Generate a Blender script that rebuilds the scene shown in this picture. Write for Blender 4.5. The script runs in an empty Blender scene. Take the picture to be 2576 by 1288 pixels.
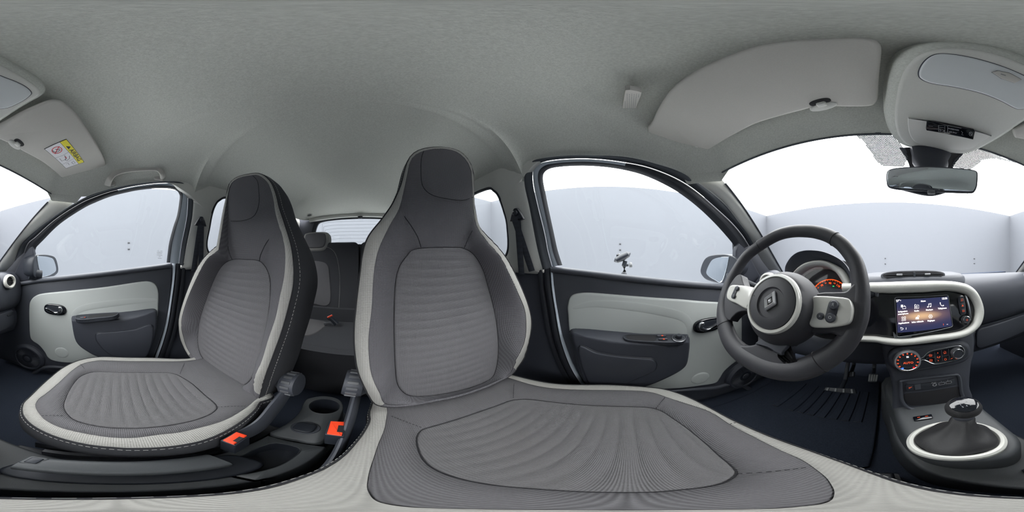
import bpy, bmesh, math, random
from mathutils import Vector as V3, Matrix
random.seed(7)
PI = math.pi
SC = bpy.context.scene
COL = SC.collection

# ---------------------------------------------------------------- camera, light, exposure
CX = -0.12                      # the camera hovers over the inner edge of the driver's seat
FW = 2224                       # picture column that looks straight ahead (+Y)
cam_d = bpy.data.cameras.new('camera'); cam = bpy.data.objects.new('camera', cam_d); COL.objects.link(cam)
cam_d.type = 'PANO'
cam_d.panorama_type = 'EQUIRECTANGULAR'
cam_d.clip_start = 0.005
cam.location = (CX, 0, 0)
cam.rotation_euler = (PI/2, 0, -math.radians((1288-FW)*360/2576))
SC.camera = cam
SC.view_settings.view_transform = 'Standard'
SC.view_settings.look = 'None'
SC.view_settings.gamma = 1
SC.view_settings.use_curve_mapping = False
SC.view_settings.exposure = 0.7
SC.cycles.max_bounces = 10
SC.cycles.diffuse_bounces = 6
SC.cycles.glossy_bounces = 4
SC.cycles.transparent_max_bounces = 12
SC.cycles.caustics_reflective = False
SC.cycles.caustics_refractive = False
SC.cycles.use_denoising = True
W = bpy.data.worlds.new('world'); SC.world = W; W.use_nodes = True
W.node_tree.nodes['Background'].inputs[0].default_value = (0.93, 0.96, 1, 1)
W.node_tree.nodes['Background'].inputs[1].default_value = 0.4
CEIL_EMIT = 5.0
WALL_EMIT = 0.0

# ---------------------------------------------------------------- picture geometry
def ray(px, py):
    az = (px-FW)*2*PI/2576; el = (644-py)*PI/1288
    return V3((math.sin(az)*math.cos(el), math.cos(az)*math.cos(el), math.sin(el)))
CAMV = V3((CX, 0, 0))
class Fr:
    """a plane with axes U, V and normal N; at(u,v,h) -> point"""
    def __init__(s, O, U, V, flip=False):
        s.O = V3(O); s.U = V3(U).normalized(); v = V3(V); s.V = (v-s.U*v.dot(s.U)).normalized()
        s.N = s.U.cross(s.V)
        if flip: s.N = -s.N
    def at(s, u, v, h=0): return s.O+s.U*u+s.V*v+s.N*h
    def px(s, px, py, h=0):
        d = ray(px, py); P = s.O+s.N*h
        t = (P-CAMV).dot(s.N)/d.dot(s.N); q = CAMV+d*t-s.O
        return (q.dot(s.U), q.dot(s.V))
    def pt(s, px, py, h=0):
        u, v = s.px(px, py, h); return s.at(u, v, h)
    def pts(s, L, h=0): return [s.px(a, b, h) for a, b in L]
def onz(px, py, z): d = ray(px, py); return CAMV+d*(z/d.z)
def ony(px, py, y): d = ray(px, py); return CAMV+d*(y/d.y)
def onx(px, py, x): d = ray(px, py); return CAMV+d*((x-CX)/d.x)
def hor(px, py, r):
    d = ray(px, py); return CAMV+d*(r/math.hypot(d.x, d.y))

# ---------------------------------------------------------------- curves
def cr(p0, p1, p2, p3, t):
    return tuple(0.5*((2*b)+(-a+c)*t+(2*a-5*b+4*c-d)*t*t+(-a+3*b-3*c+d)*t**3) for a, b, c, d in zip(p0, p1, p2, p3))
def spl(P, sub=6, closed=True):
    P = [tuple(p) for p in P]; n = len(P); out = []
    for i in range(n if closed else n-1):
        if closed: q = [P[(i-1) % n], P[i], P[(i+1) % n], P[(i+2) % n]]
        else: q = [P[max(i-1, 0)], P[i], P[i+1], P[min(i+2, n-1)]]
        for k in range(sub): out.append(cr(*q, k/sub))
    if not closed: out.append(P[-1])
    return [V3(q) for q in out] if len(P[0]) == 3 else out
def resamp(P, n, closed=True):
    P = [V3(tuple(p)+((0,) if len(tuple(p)) == 2 else ())) for p in P]
    Q = P+[P[0]] if closed else P
    L = [0]
    for a, b in zip(Q, Q[1:]): L.append(L[-1]+(b-a).length)
    T = L[-1]; out = []; j = 0; m = n if closed else n-1
    for i in range(n):
        s = T*i/m
        while j < len(L)-2 and L[j+1] < s: j += 1
        f = (s-L[j])/max(L[j+1]-L[j], 1e-9); out.append(Q[j].lerp(Q[j+1], min(f, 1)))
    return out
def stadium(cu, cv, a, b, n=32, ang=0, sq=2.0):
    out = []
    for i in range(n):
        t = 2*PI*i/n; c, s = math.cos(t), math.sin(t)
        x = a*math.copysign(abs(c)**(2/sq), c); y = b*math.copysign(abs(s)**(2/sq), s)
        out.append((cu+x*math.cos(ang)-y*math.sin(ang), cv+x*math.sin(ang)+y*math.cos(ang)))
    return out
def rrect(cu, cv, w, h, r, ang=0, k=5):
    out = []
    for sx, sy, a0 in ((1, 1, 0), (-1, 1, 90), (-1, -1, 180), (1, -1, 270)):
        for i in range(k+1):
            a = math.radians(a0+90*i/k); x = sx*(w/2-r)+r*math.cos(a); y = sy*(h/2-r)+r*math.sin(a)
            out.append((cu+x*math.cos(ang)-y*math.sin(ang), cv+x*math.sin(ang)+y*math.cos(ang)))
    return out
def inset(P, d):
    n = len(P); A = sum(P[i][0]*P[(i+1) % n][1]-P[(i+1) % n][0]*P[i][1] for i in range(n))
    s = 1 if A > 0 else -1; out = []
    for i in range(n):
        a, b, c = P[i-1], P[i], P[(i+1) % n]
        tx, ty = c[0]-a[0], c[1]-a[1]; L = math.hypot(tx, ty) or 1
        out.append((b[0]-ty/L*d*s, b[1]+tx/L*d*s))
    return out

# ---------------------------------------------------------------- mesh builder
class MB:
    def __init__(s): s.v = []; s.f = []
    def add(s, v, f):
        o = len(s.v); s.v += [tuple(p) for p in v]; s.f += [tuple(i+o for i in q) for q in f]; return s
    def rings(s, R, closed=True, cap0=False, cap1=False, wrap=False):
        n = len(R[0]); v = [p for r in R for p in r]; f = []
        m = n if closed else n-1; K = len(R)
        for k in range(K if wrap else K-1):
            a, b = k*n, ((k+1) % K)*n
            for i in range(m): j = (i+1) % n; f.append((a+i, a+j, b+j, b+i))
        if cap0: f.append(tuple(range(n))[::-1])
        if cap1: f.append(tuple(range((K-1)*n, K*n)))
        return s.add(v, f)
    def slab(s, fr, P, h0, h1, b=0.0, steps=3, hole=None):
        b = min(b, abs(h1-h0)*.98)
        sg = 1 if h1 > h0 else -1
        R = [[fr.at(u, v, h0) for u, v in P]]
        if b <= 0: R.append([fr.at(u, v, h1) for u, v in P])
        else:
            for k in range(steps+1):
                a = PI/2*k/steps; Q = inset(P, b*(1-math.cos(a)))
                R.append([fr.at(u, v, h1-sg*b*(1-math.sin(a))) for u, v in Q])
        return s.rings(R, cap0=True, cap1=True)
    def frame(s, fr, P, w, h0, h1, b=0.002):
        """a flat ring: outer outline P, width w inward, height h0..h1"""
        I = inset(P, w); A = [P, P, inset(P, b), inset(P, w-b), I, I]; H = [h0, h1-b, h1, h1, h1-b, h0]
        return s.rings([[fr.at(u, v, h) for u, v in Q] for Q, h in zip(A, H)])
    def box(s, c, sz, rot=None):
        x, y, z = [q/2 for q in sz]; v = [V3((a, b_, c_)) for a in (-x, x) for b_ in (-y, y) for c_ in (-z, z)]
        if rot: v = [rot @ q for q in v]
        c = V3(c)
        return s.add([q+c for q in v], [(0, 1, 3, 2), (4, 6, 7, 5), (0, 4, 5, 1), (2, 3, 7, 6), (0, 2, 6, 4), (1, 5, 7, 3)])
    def sweep(s, path, ra, rb=None, up=(0, 0, 1), closed=False, n=10, cap=True, sq=2.0):
        P = [V3(p) for p in path]; m = len(P); R = []
        rb = ra if rb is None else rb
        for i, p in enumerate(P):
            t = (P[(i+1) % m]-P[i-1]) if closed else (P[min(i+1, m-1)]-P[max(i-1, 0)])
            t.normalize(); u = V3(up(i) if callable(up) else up); u = (u-t*u.dot(t)).normalized(); w = t.cross(u)
            a = ra[i] if isinstance(ra, (list, tuple)) else ra; b = rb[i] if isinstance(rb, (list, tuple)) else rb
            r = []
            for k in range(n):
                th = 2*PI*k/n; c, q = math.cos(th), math.sin(th)
                c = math.copysign(abs(c)**(2/sq), c); q = math.copysign(abs(q)**(2/sq), q)
                r.append(p+w*a*c+u*b*q)
            R.append(r)
        return s.rings(R, wrap=closed, cap0=cap and not closed, cap1=cap and not closed)
    def lathe(s, O, A, prof, n=32, X=None, cap0=False, cap1=False, sx=1.0):
        """prof: (radius, height along A)"""
        A = V3(A).normalized(); X = V3(X) if X else (V3((1, 0, 0)) if abs(A.x) < .8 else V3((0, 1, 0)))
        X = (X-A*X.dot(A)).normalized(); Y = A.cross(X); O = V3(O)
        R = [[O+A*h+X*(r*math.cos(2*PI*k/n)*sx)+Y*(r*math.sin(2*PI*k/n)) for k in range(n)] for r, h in prof]
        return s.rings(R, cap0=cap0, cap1=cap1)
    def ball(s, O, r, n=16, m=9, A=(0, 0, 1), k=1.0):
        return s.lathe(O, A, [(max(r*math.sin(PI*i/(m-1)), 1e-4), -r*k*math.cos(PI*i/(m-1))) for i in range(m)], n=n)
    def build(s, name, mat, parent=None, smooth=35, **pr):
        me = bpy.data.meshes.new(name); me.from_pydata(s.v, [], s.f); me.validate()
        if smooth:
            me.polygons.foreach_set('use_smooth', [True]*len(me.polygons)); me.set_sharp_from_angle(angle=math.radians(smooth))
        me.materials.append(mat)
        o = bpy.data.objects.new(name, me); COL.objects.link(o)
        if parent: o.parent = parent; o.matrix_parent_inverse = pmat(parent).inverted()
        for k, v in pr.items(): o[k] = v
        return o
def pmat(o):
    m = Matrix.LocRotScale(o.location, o.rotation_euler, o.scale)
    return pmat(o.parent) @ o.matrix_parent_inverse @ m if o.parent else m
def thing(name, label, cat, loc=(0, 0, 0), group=None, kind=None):
    o = bpy.data.objects.new(name, None); COL.objects.link(o); o.location = loc; o.empty_display_size = .05
    o['label'] = label; o['category'] = cat
    if group: o['group'] = group
    if kind: o['kind'] = kind
    return o
def tag(o, label, cat, group=None, kind=None):
    o['label'] = label; o['category'] = cat
    if group: o['group'] = group
    if kind: o['kind'] = kind
    return o
def text(s, fr, u, v, h, size, mat, parent, ang=0, align='CENTER', bold=0.0, sx=1.0, name='lettering'):
    c = bpy.data.curves.new(name, 'FONT'); c.body = s; c.size = size; c.align_x = align; c.align_y = 'CENTER'
    c.extrude = 0.00015; c.offset = bold; c.resolution_u = 3; c.materials.append(mat)
    tmp = bpy.data.objects.new(name, c); me = bpy.data.meshes.new_from_object(tmp); me.name = name
    bpy.data.objects.remove(tmp); bpy.data.curves.remove(c)
    if not me.materials: me.materials.append(mat)
    o = bpy.data.objects.new(name, me); COL.objects.link(o)
    M = Matrix((fr.U, fr.V, fr.N)).transposed() if fr.U.cross(fr.V).dot(fr.N) > 0 else Matrix((fr.U, fr.V, fr.U.cross(fr.V))).transposed()
    M = M.to_4x4(); M.translation = fr.at(u, v, h)
    M = M @ Matrix.Rotation(ang, 4, 'Z') @ Matrix.Diagonal((sx, 1, 1, 1))
    if parent: o.parent = parent; o.matrix_parent_inverse = pmat(parent).inverted()
    o.matrix_basis = M
    return o

# ---------------------------------------------------------------- materials
def srgb(c):
    return tuple((x/255/12.92 if x/255 <= .04045 else ((x/255+.055)/1.055)**2.4) for x in c)
def mat(name, col, rough=.6, metal=0, noise=0, nscale=200, bump=0, bscale=400, spec=.5, coat=0, emit=None, es=0, weave=None, ribs=None, vor=None):
    m = bpy.data.materials.new(name); m.use_nodes = True; nt = m.node_tree; N = nt.nodes; L = nt.links
    b = N['Principled BSDF']; c = srgb(col)
    b.inputs['Base Color'].default_value = (*c, 1); b.inputs['Roughness'].default_value = rough
    b.inputs['Metallic'].default_value = metal; b.inputs['Specular IOR Level'].default_value = spec
    b.inputs['Coat Weight'].default_value = coat; b.inputs['Coat Roughness'].default_value = .08
    if emit: b.inputs['Emission Color'].default_value = (*srgb(emit), 1); b.inputs['Emission Strength'].default_value = es
    tc = N.new('ShaderNodeTexCoord')
    colsrc = None; hsrc = None
    def mth(op, a, b_=None, v=None):
        q = N.new('ShaderNodeMath'); q.operation = op; L.new(a, q.inputs[0])
        if b_ is not None: L.new(b_, q.inputs[1])
        if v is not None: q.inputs[1].default_value = v
        return q.outputs[0]
    if noise:
        n = N.new('ShaderNodeTexNoise'); n.inputs['Scale'].default_value = nscale; n.inputs['Detail'].default_value = 3; L.new(tc.outputs['Object'], n.inputs['Vector'])
        mp = N.new('ShaderNodeMapRange'); mp.inputs[1].default_value = .3; mp.inputs[2].default_value = .7; mp.inputs[3].default_value = 1-noise; mp.inputs[4].default_value = 1+noise
        L.new(n.outputs[0], mp.inputs[0]); colsrc = mp.outputs[0]
    if weave:
        pa, pb, amt = weave          # two thread directions as vectors*frequency, strength
        sp = []
        for d in (pa, pb):
            q = N.new('ShaderNodeVectorMath'); q.operation = 'DOT_PRODUCT'; q.inputs[1].default_value = d; L.new(tc.outputs['Object'], q.inputs[0])
            sp.append(mth('SINE', q.outputs['Value']))
        w = mth('MULTIPLY', mth('ADD', sp[0], sp[1]), v=.5)
        ww = mth('ADD', mth('MULTIPLY', w, v=amt), v=1)
        colsrc = ww if colsrc is None else mth('MULTIPLY', colsrc, ww)
        hsrc = w
    if bump and hsrc is None:
        n = N.new('ShaderNodeTexNoise'); n.inputs['Scale'].default_value = bscale; n.inputs['Detail'].default_value = 2; L.new(tc.outputs['Object'], n.inputs['Vector']); hsrc = n.outputs[0]
    if colsrc is not None:
        mx = N.new('ShaderNodeVectorMath'); mx.operation = 'SCALE'; mx.inputs[0].default_value = c; L.new(colsrc, mx.inputs['Scale']); L.new(mx.outputs[0], b.inputs['Base Color'])
    if bump:
        bp = N.new('ShaderNodeBump'); bp.inputs['Strength'].default_value = bump; bp.inputs['Distance'].default_value = .001; L.new(hsrc, bp.inputs['Height']); L.new(bp.outputs[0], b.inputs['Normal'])
    return m
def emitm(name, col, s):
    m = bpy.data.materials.new(name); m.use_nodes = True; nt = m.node_tree; nt.nodes.clear()
    e = nt.nodes.new('ShaderNodeEmission'); e.inputs[0].default_value = (*srgb(col), 1); e.inputs[1].default_value = s
    o = nt.nodes.new('ShaderNodeOutputMaterial'); nt.links.new(e.outputs[0], o.inputs[0]); return m
def glassm(name, tint=(1, 1, 1), refl=.05):
    m = bpy.data.materials.new(name); m.use_nodes = True; nt = m.node_tree; nt.nodes.clear(); N = nt.nodes
    t = N.new('ShaderNodeBsdfTransparent'); t.inputs[0].default_value = (*tint, 1)
    g = N.new('ShaderNodeBsdfGlossy'); g.inputs['Roughness'].default_value = .0
    mx = N.new('ShaderNodeMixShader'); mx.inputs[0].default_value = refl
    o = N.new('ShaderNodeOutputMaterial'); nt.links.new(t.outputs[0], mx.inputs[1]); nt.links.new(g.outputs[0], mx.inputs[2]); nt.links.new(mx.outputs[0], o.inputs[0]); return m
K = 2*PI
M_head = mat('headliner_felt', (196, 198, 191), .95, noise=.10, nscale=260, bump=.6, bscale=500, spec=.2)
M_trim = mat('grey_trim_plastic', (206, 206, 200), .6, noise=.02, nscale=300)
M_visor = mat('visor_vinyl', (186, 184, 178), .75, noise=.03, nscale=500, bump=.2, bscale=900)
M_dark = mat('charcoal_plastic', (66, 69, 77), .5, noise=.05, nscale=500, bump=.25, bscale=700)
M_dark2 = mat('dark_slate_plastic', (58, 61, 70), .55, noise=.05, nscale=500, bump=.25, bscale=700)
M_black = mat('black_plastic', (38, 42, 50), .45)
M_rubber = mat('black_rubber', (34, 37, 44), .6)
M_seal = mat('grey_door_seal', (78, 82, 88), .8, noise=.1, nscale=900)
M_paint = mat('pale_blue_body_paint', (205, 215, 226), .25, coat=.6)
M_white = mat('white_door_plastic', (186, 191, 189), .5)
M_gloss = mat('gloss_white_plastic', (214, 213, 206), .18, coat=.6)
M_cream = mat('cream_dash_trim', (214, 214, 208), .35)
M_piano = mat('piano_black', (12, 15, 22), .08, coat=.5)
M_chrome = mat('chrome', (215, 218, 222), .18, metal=1)
M_satin = mat('satin_metal', (150, 152, 156), .35, metal=.9)
M_mirror = mat('mirror_glass', (225, 232, 238), .01, metal=1)
M_glass = glassm('window_glass', (.97, .985, .98), .015)
M_lens = mat('lamp_lens', (206, 210, 211), .25)
M_orange = mat('buckle_orange', (240, 72, 38), .35)
M_carpet = mat('carpet', (54, 60, 72), .95, noise=.25, nscale=500, bump=.6, bscale=800, spec=.1)
M_leather = mat('grained_leather', (60, 60, 65), .5, noise=.05, nscale=900, bump=.25, bscale=1800)
M_boot = mat('boot_leather', (44, 44, 46), .55, bump=.3, bscale=500)
FQ = K/0.0032
M_fabc = mat('seat_fabric_grey', (100, 99, 102), .9, noise=.08, nscale=900, weave=((FQ, 0, 0), (0, FQ, 0), .28), bump=.5, spec=.15)
M_fabb = mat('seat_fabric_grey_back', (99, 98, 102), .9, noise=.08, nscale=900, weave=((FQ, 0, 0), (0, 0, FQ), .28), bump=.5, spec=.15)
M_insc = mat('seat_insert_fabric', (105, 104, 106), .9, noise=.10, nscale=900, weave=((FQ*.8, 0, 0), (0, FQ*1.6, 0), .18), bump=.5, spec=.15)
M_insb = mat('seat_insert_fabric_back', (107, 106, 109), .9, noise=.10, nscale=900, weave=((FQ*.8, 0, 0), (0, 0, FQ*1.6), .18), bump=.5, spec=.15)
M_trc = mat('light_seat_trim', (158, 157, 153), .85, weave=((FQ*.7, 0, 0), (0, FQ*.9, 0), .10), bump=.5, spec=.2)
M_trb = mat('light_seat_trim_back', (162, 161, 157), .85, weave=((FQ*.7, 0, 0), (0, 0, FQ*.9), .10), bump=.5, spec=.2)
M_side = mat('charcoal_seat_side', (64, 65, 69), .85, noise=.08, nscale=700, bump=.3, bscale=900, spec=.2)
M_thread = mat('white_thread', (180, 180, 176), .8)
M_seamd = mat('dark_seam_thread', (36, 36, 40), .9)
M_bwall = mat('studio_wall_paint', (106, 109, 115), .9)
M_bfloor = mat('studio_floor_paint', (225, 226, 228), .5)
M_soft = emitm('studio_softbox', (252, 252, 253), CEIL_EMIT)
M_belt = mat('belt_webbing', (58, 62, 70), .8, weave=((K/.004, 0, 0), (0, 0, K/.004), .2), bump=.3)
M_red = emitm('red_backlight', (235, 96, 62), .55)
M_amb = emitm('amber_backlight', (255, 96, 34), .8)
M_scrtxt = emitm('screen_white', (255, 250, 250), 1.1)
M_grey = mat('mid_grey_plastic', (120, 122, 124), .5)
M_yel = mat('sticker_yellow', (228, 216, 40), .5)
M_stw = mat('sticker_white', (225, 225, 228), .5)
M_str = mat('sticker_red', (205, 50, 60), .5)
M_ink = mat('ink_black', (30, 30, 34), .6)
M_deck = mat('console_plastic', (66, 69, 72), .5, noise=.05, nscale=600, bump=.2, bscale=1200)
M_lens2 = mat('pale_grey_plastic', (214, 213, 208), .45)
M_knob = mat('knob_plastic', (92, 94, 98), .45)
M_embl = mat('bright_emblem_metal', (238, 238, 240), .3, metal=.2)
M_prt = mat('print_light_grey', (170, 172, 175), .6)
# ================================================================ the studio booth around the car
RH = 1.70; FLZ = -1.22
def rp(px, el, up=RH):
    r = up/math.tan(math.radians(el)); az = math.radians((px-FW)*360/2576)
    return (CX+r*math.sin(az), r*math.cos(az))
RP = [rp(1928, 14.1), rp(2540, 14.1), (3.80, 0.2), (3.32, -3.66), (-3.40, -3.66), (-3.95, .4)]
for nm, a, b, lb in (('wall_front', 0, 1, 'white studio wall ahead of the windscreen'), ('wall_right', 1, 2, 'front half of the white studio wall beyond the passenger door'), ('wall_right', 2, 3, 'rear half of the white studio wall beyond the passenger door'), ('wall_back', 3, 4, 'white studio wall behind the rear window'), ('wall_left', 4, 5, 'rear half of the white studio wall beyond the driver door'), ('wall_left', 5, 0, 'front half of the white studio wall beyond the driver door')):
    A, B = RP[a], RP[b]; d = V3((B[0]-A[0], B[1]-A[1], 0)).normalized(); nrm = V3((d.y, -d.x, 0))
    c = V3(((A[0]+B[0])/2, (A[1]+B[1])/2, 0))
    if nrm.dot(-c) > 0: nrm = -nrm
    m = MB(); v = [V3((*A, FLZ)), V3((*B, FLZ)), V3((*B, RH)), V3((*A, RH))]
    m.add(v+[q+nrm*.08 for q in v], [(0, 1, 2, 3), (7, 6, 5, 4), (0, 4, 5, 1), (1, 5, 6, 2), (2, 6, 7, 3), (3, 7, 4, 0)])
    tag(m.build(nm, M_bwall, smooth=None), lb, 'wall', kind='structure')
def poly(z0, z1, mt, nm, lb, cat):
    m = MB(); m.rings([[(x, y, z) for x, y in RP] for z in (z0, z1)], cap0=True, cap1=True)
    return tag(m.build(nm, mt, smooth=None), lb, cat, kind='structure')
poly(FLZ-.05, FLZ, M_bfloor, 'floor', 'pale floor of the studio under the car', 'floor')
poly(RH, RH+.05, M_soft, 'ceiling', 'glowing white softbox ceiling of the studio', 'ceiling')
# the small dark slots in the booth walls
def slots(px, ys, near, w=.05):
    for y in ys:
        c = near(px, y); m = MB(); n = V3((CAMV.x-c.x, CAMV.y-c.y, 0)).normalized(); t = V3((-n.y, n.x, 0))
        fr = Fr(c, t, (0, 0, 1)); m.slab(fr, rrect(0, 0, w, .022, .004), -.02, .02, .003)
        tag(m.build('wall_slot', M_ink), LBS.pop(0), 'slot')
LBS = ['upper small dark slot in the front studio wall behind the steering wheel', 'lower small dark slot in the front studio wall behind the steering wheel',
       'upper small dark slot in the front studio wall on the passenger side', 'lower small dark slot in the front studio wall on the passenger side',
       'upper small dark slot in the studio wall outside the passenger window', 'lower small dark slot in the studio wall outside the passenger window',
       'upper small dark slot in the studio wall outside the driver window', 'lower small dark slot in the studio wall outside the driver window']
def onwall(i, j):
    A, B = RP[i], RP[j]; nn = V3((B[1]-A[1], A[0]-B[0], 0)).normalized()
    def f(px, py):
        d = ray(px, py); t = (V3((*A, 0))-CAMV).dot(nn)/d.dot(nn); return CAMV+d*t
    return f
slots(2227, (650, 664), onwall(0, 1), .035); slots(2451, (651, 663), onwall(0, 1), .06)
slots(324, (611, 627), onwall(2, 3), .05); slots(1560, (614, 629), onwall(4, 5), .04)
for i, (px_) in enumerate(((1928), (2540))):        # thin joint of the corners
    p = RP[i]; m = MB(); m.sweep([(p[0]*.998, p[1]*.998, FLZ), (p[0]*.998, p[1]*.998, RH)], .006, n=6)
    tag(m.build('trim_%d' % (i+1), M_prt), 'thin vertical joint in the front studio corner on the %s side' % ('driver' if i == 0 else 'passenger'), 'joint', kind='structure')

for i, (a, b) in enumerate((((1891, 389), (2040, 492)), ((2560, 400), (2400, 517)))):
    m = MB(); m.sweep([onz(*a, RH-.004), onz(*b, RH-.004)], .007, .002, n=6)
    tag(m.build('trim_%d' % (21+i), M_prt), ('thin joint in the studio ceiling above the driver side of the windscreen', 'thin joint in the studio ceiling above the passenger side of the windscreen')[i], 'joint', kind='structure')

# ================================================================ the car shell
LFT = Fr((-.67, 0, 0), (0, 1, 0), (0, 0, 1)); LFT.N = V3((1, 0, 0))       # U forward, V up, N inward
RGT = Fr((.67, 0, 0), (0, 1, 0), (0, 0, 1)); RGT.N = V3((-1, 0, 0))
KT = .18
def upper(s):
    f = Fr((s*(.67-KT*.05), 0, 0), (0, 1, 0), (-s*KT, 0, 1)); f.N = V3((-s, 0, -KT)).normalized(); return f
LUP, RUP = upper(-1), upper(1)
G_L = [(1413,668),(1401,630),(1392,589),(1378,524),(1367,469),(1364,448),(1367,434),(1380,424),(1404,419),(1450,416),(1499,417),(1558,424),(1618,439),(1678,466),(1722,493),(1772,534),(1817,580),(1851,622),(1852,640)]
E1_L = [(1403,668),(1390,630),(1382,589),(1368,524),(1356,469),(1353,445),(1357,428),(1372,416),(1395,411),(1450,407),(1499,408),(1560,415),(1620,429),(1685,455),(1730,483),(1782,524),(1827,567),(1858,606),(1868,626)]
E2_L = [(1389,672),(1378,632),(1370,589),(1354,524),(1342,469),(1340,434),(1346,420),(1360,410),(1390,403),(1450,399),(1499,400),(1562,407),(1628,420),(1698,447),(1747,477),(1797,519),(1842,561),(1868,592),(1885,618)]
E3_L = [(1366,678),(1354,632),(1345,589),(1333,524),(1321,469),(1320,434),(1326,418),(1340,405),(1375,397),(1450,391),(1499,392),(1578,396),(1648,412),(1713,434),(1767,469),(1822,514),(1857,558),(1887,600),(1912,650)]
G_R = [(420,661),(423,635),(427,608),(437,570),(447,539),(453,499),(452,488),(445,479),(427,474),(398,473),(348,478),(313,485),(278,494),(242,508),(209,524),(149,564),(109,603),(86,628),(84,645)]
E1_R = [(427,661),(430,635),(434,608),(444,570),(453,539),(459,499),(459,486),(450,474),(430,468),(398,466),(348,471),(311,478),(277,487),(238,501),(204,518),(144,556),(99,598),(80,618),(72,640)]
E2_R = [(450,667),(454,635),(458,608),(466,570),(471,539),(473,499),(470,480),(460,468),(437,461),(398,461),(347,467),(310,474),(274,483),(234,497),(199,513),(136,554),(90,595),(70,612),(60,636)]
E3_R = [(461,667),(466,635),(471,608),(479,570),(484,539),(486,499),(483,480),(472,466),(447,457),(398,457),(346,462),(306,469),(268,478),(228,491),(192,508),(126,552),(76,592),(52,618),(36,660)]
SD = {}
for s, fr, G, E1, E2, E3 in ((-1, LUP, G_L, E1_L, E2_L, E3_L), (1, RUP, G_R, E1_R, E2_R, E3_R)):
    SD[s] = [spl(fr.pts(q, h), 5, False) for q, h in ((G, -.012), (E1, -.004), (E2, -.012), (E3, .0))]
HB = lambda x: (.42-.43*x*x, .39-.30*x*x)            # windscreen header: y, z at x
def lerp(a, b, t): return a+(b-a)*t

# headliner: dome from its rim to the middle
def rim():
    L = []
    for i in range(25):
        x = lerp(-.555, .555, i/24); y, z = HB(x); L.append(V3((x, y, z)))
    R = [RUP.at(u, v, 0) for u, v in SD[1][3]]
    R = R[::-1]
    R = [p for p in R if p.y < .20 and p.z > .28]
    L += R[::3]
    L += [V3((.595, -.45, .37)), V3((.59, -.65, .375)), V3((.585, -.85, .375)), V3((.575, -1.05, .37)), V3((.585, -1.25, .365)), V3((.58, -1.42, .365)), V3((.55, -1.53, .37))]
    for i in range(13): x = lerp(.42, -.42, i/12); L.append(V3((x, -1.58+.12*x*x, .385-.05*x*x)))
    L += [V3((-.55, -1.53, .37)), V3((-.58, -1.42, .365)), V3((-.585, -1.25, .365)), V3((-.575, -1.05, .37)), V3((-.585, -.85, .375)), V3((-.59, -.65, .38)), V3((-.595, -.45, .375))]
    R = [LUP.at(u, v, 0) for u, v in SD[-1][3]]
    R = [p for p in R if p.y < .20 and p.z > .28]
    L += R[::3]
    return L
RIM = resamp(rim(), 220)
CC = V3((0, -.35, .510))
ring = []
NR = 44
for k in range(NR+1):
    r = k/NR; rr = []
    for p in RIM:
        x, y = lerp(CC.x, p.x, r), lerp(CC.y, p.y, r)
        pw = 6.0 if p.y > -.05 else (5.0 if p.y > -.4 else 3.8)
        z = p.z+(CC.z-p.z)*(1-r**pw)
        rr.append(V3((x, y, z)))
    ring.append(rr)
m = MB(); m.rings(ring)
lower = [p+V3((math.copysign(.012, p.x), 0, -.035)) if abs(p.x) > .535 and .165 < p.y < .31 else p for p in RIM]
m.rings([RIM, lower])
o = tag(m.build('headliner', M_head, smooth=60), 'grey felt roof lining over the whole cabin', 'roof lining', kind='structure')

# windscreen
WB = lambda x: (.90-.55*x*x, -.11)
m = MB(); R = []
for j in range(9):
    t = j/8; r = []
    for i in range(25):
        x = lerp(-.575, .575, i/24)*(1+.05*t); y0, z0 = HB(x/(1+.05*t)); y1, z1 = WB(x)
        r.append(V3((x, lerp(y0, y1, t)+.05*math.sin(PI*t)*(1-(x/.61)**2), lerp(z0, z1, t)+.05*math.sin(PI*t)*(1-(x/.61)**2))))
    R.append(r)
m.rings(R, closed=False)
WIN = tag(m.build('window_1', M_glass), 'wide windscreen in front of the dashboard', 'window', kind='structure')
# header lip
m = MB(); m.sweep([V3((x, HB(x)[0]+.0005, HB(x)[1]-.001)) for x in [lerp(-.565, .565, i/30) for i in range(31)]], .0035, n=8)
tag(m.build('trim_3', M_seal), 'dark edge of the windscreen along the roof lining', 'trim', kind='structure')

# side structures: seals, painted frame, glass
TRN = 10
for s, fr, frl, nm in ((-1, LUP, LFT, 'driver'), (1, RUP, RGT, 'passenger')):
    G, E1, E2, E3 = SD[s]
    d = thing('door_1' if s < 0 else 'door_2', 'front %s door with white panel, dark armrest and window' % nm, 'door', (s*.67, 0, -.7), kind='structure')
    def strip(A, B, hs, mt, name, par, bul=0.0, lab=None):
        m = MB(); R = []
        for k in range(7):
            t = k/6; R.append([fr.at(lerp(a[0], b[0], t), lerp(a[1], b[1], t), lerp(hs[0], hs[1], t)+bul*math.sin(PI*t)) for a, b in zip(A, B)])
        m.rings(R, closed=False); o = m.build(name, mt, par)
        if lab: o['label'] = lab
        return o
    strip(G, E1, (-.018, -.004), M_rubber, 'window_seal', d, .002)
    kf = next(i for i, q in enumerate(E1) if q[0] > -.02)
    strip(E1[:kf+1], E2[:kf+1], (-.006, -.014), M_paint, 'window_frame', d, .004)
    strip(E1[kf:], E2[kf:], (-.006, -.014), M_rubber, 'window_frame', d, .004)
    o = strip(E2, E3, (-.012, .002), M_seal, 'trim_%d' % (4 if s < 0 else 5), None, .010)
    tag(o, 'grey rubber seal around the %s door opening' % nm, 'trim', kind='structure')
    # glass pane
    bl = [fr.px(*q, -.018) for q in ([(1851,717),(1827,715),(1740,709),(1640,699),(1500,684),(1400,672)] if s < 0 else [(82,701),(120,696),(200,688),(323,674),(425,661)])]
    m = MB(); P = G+bl
    m.slab(fr, P, -.022, -.018); m.build('window_pane', M_glass, d, smooth=None)
    SD[s].append(d)
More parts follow.
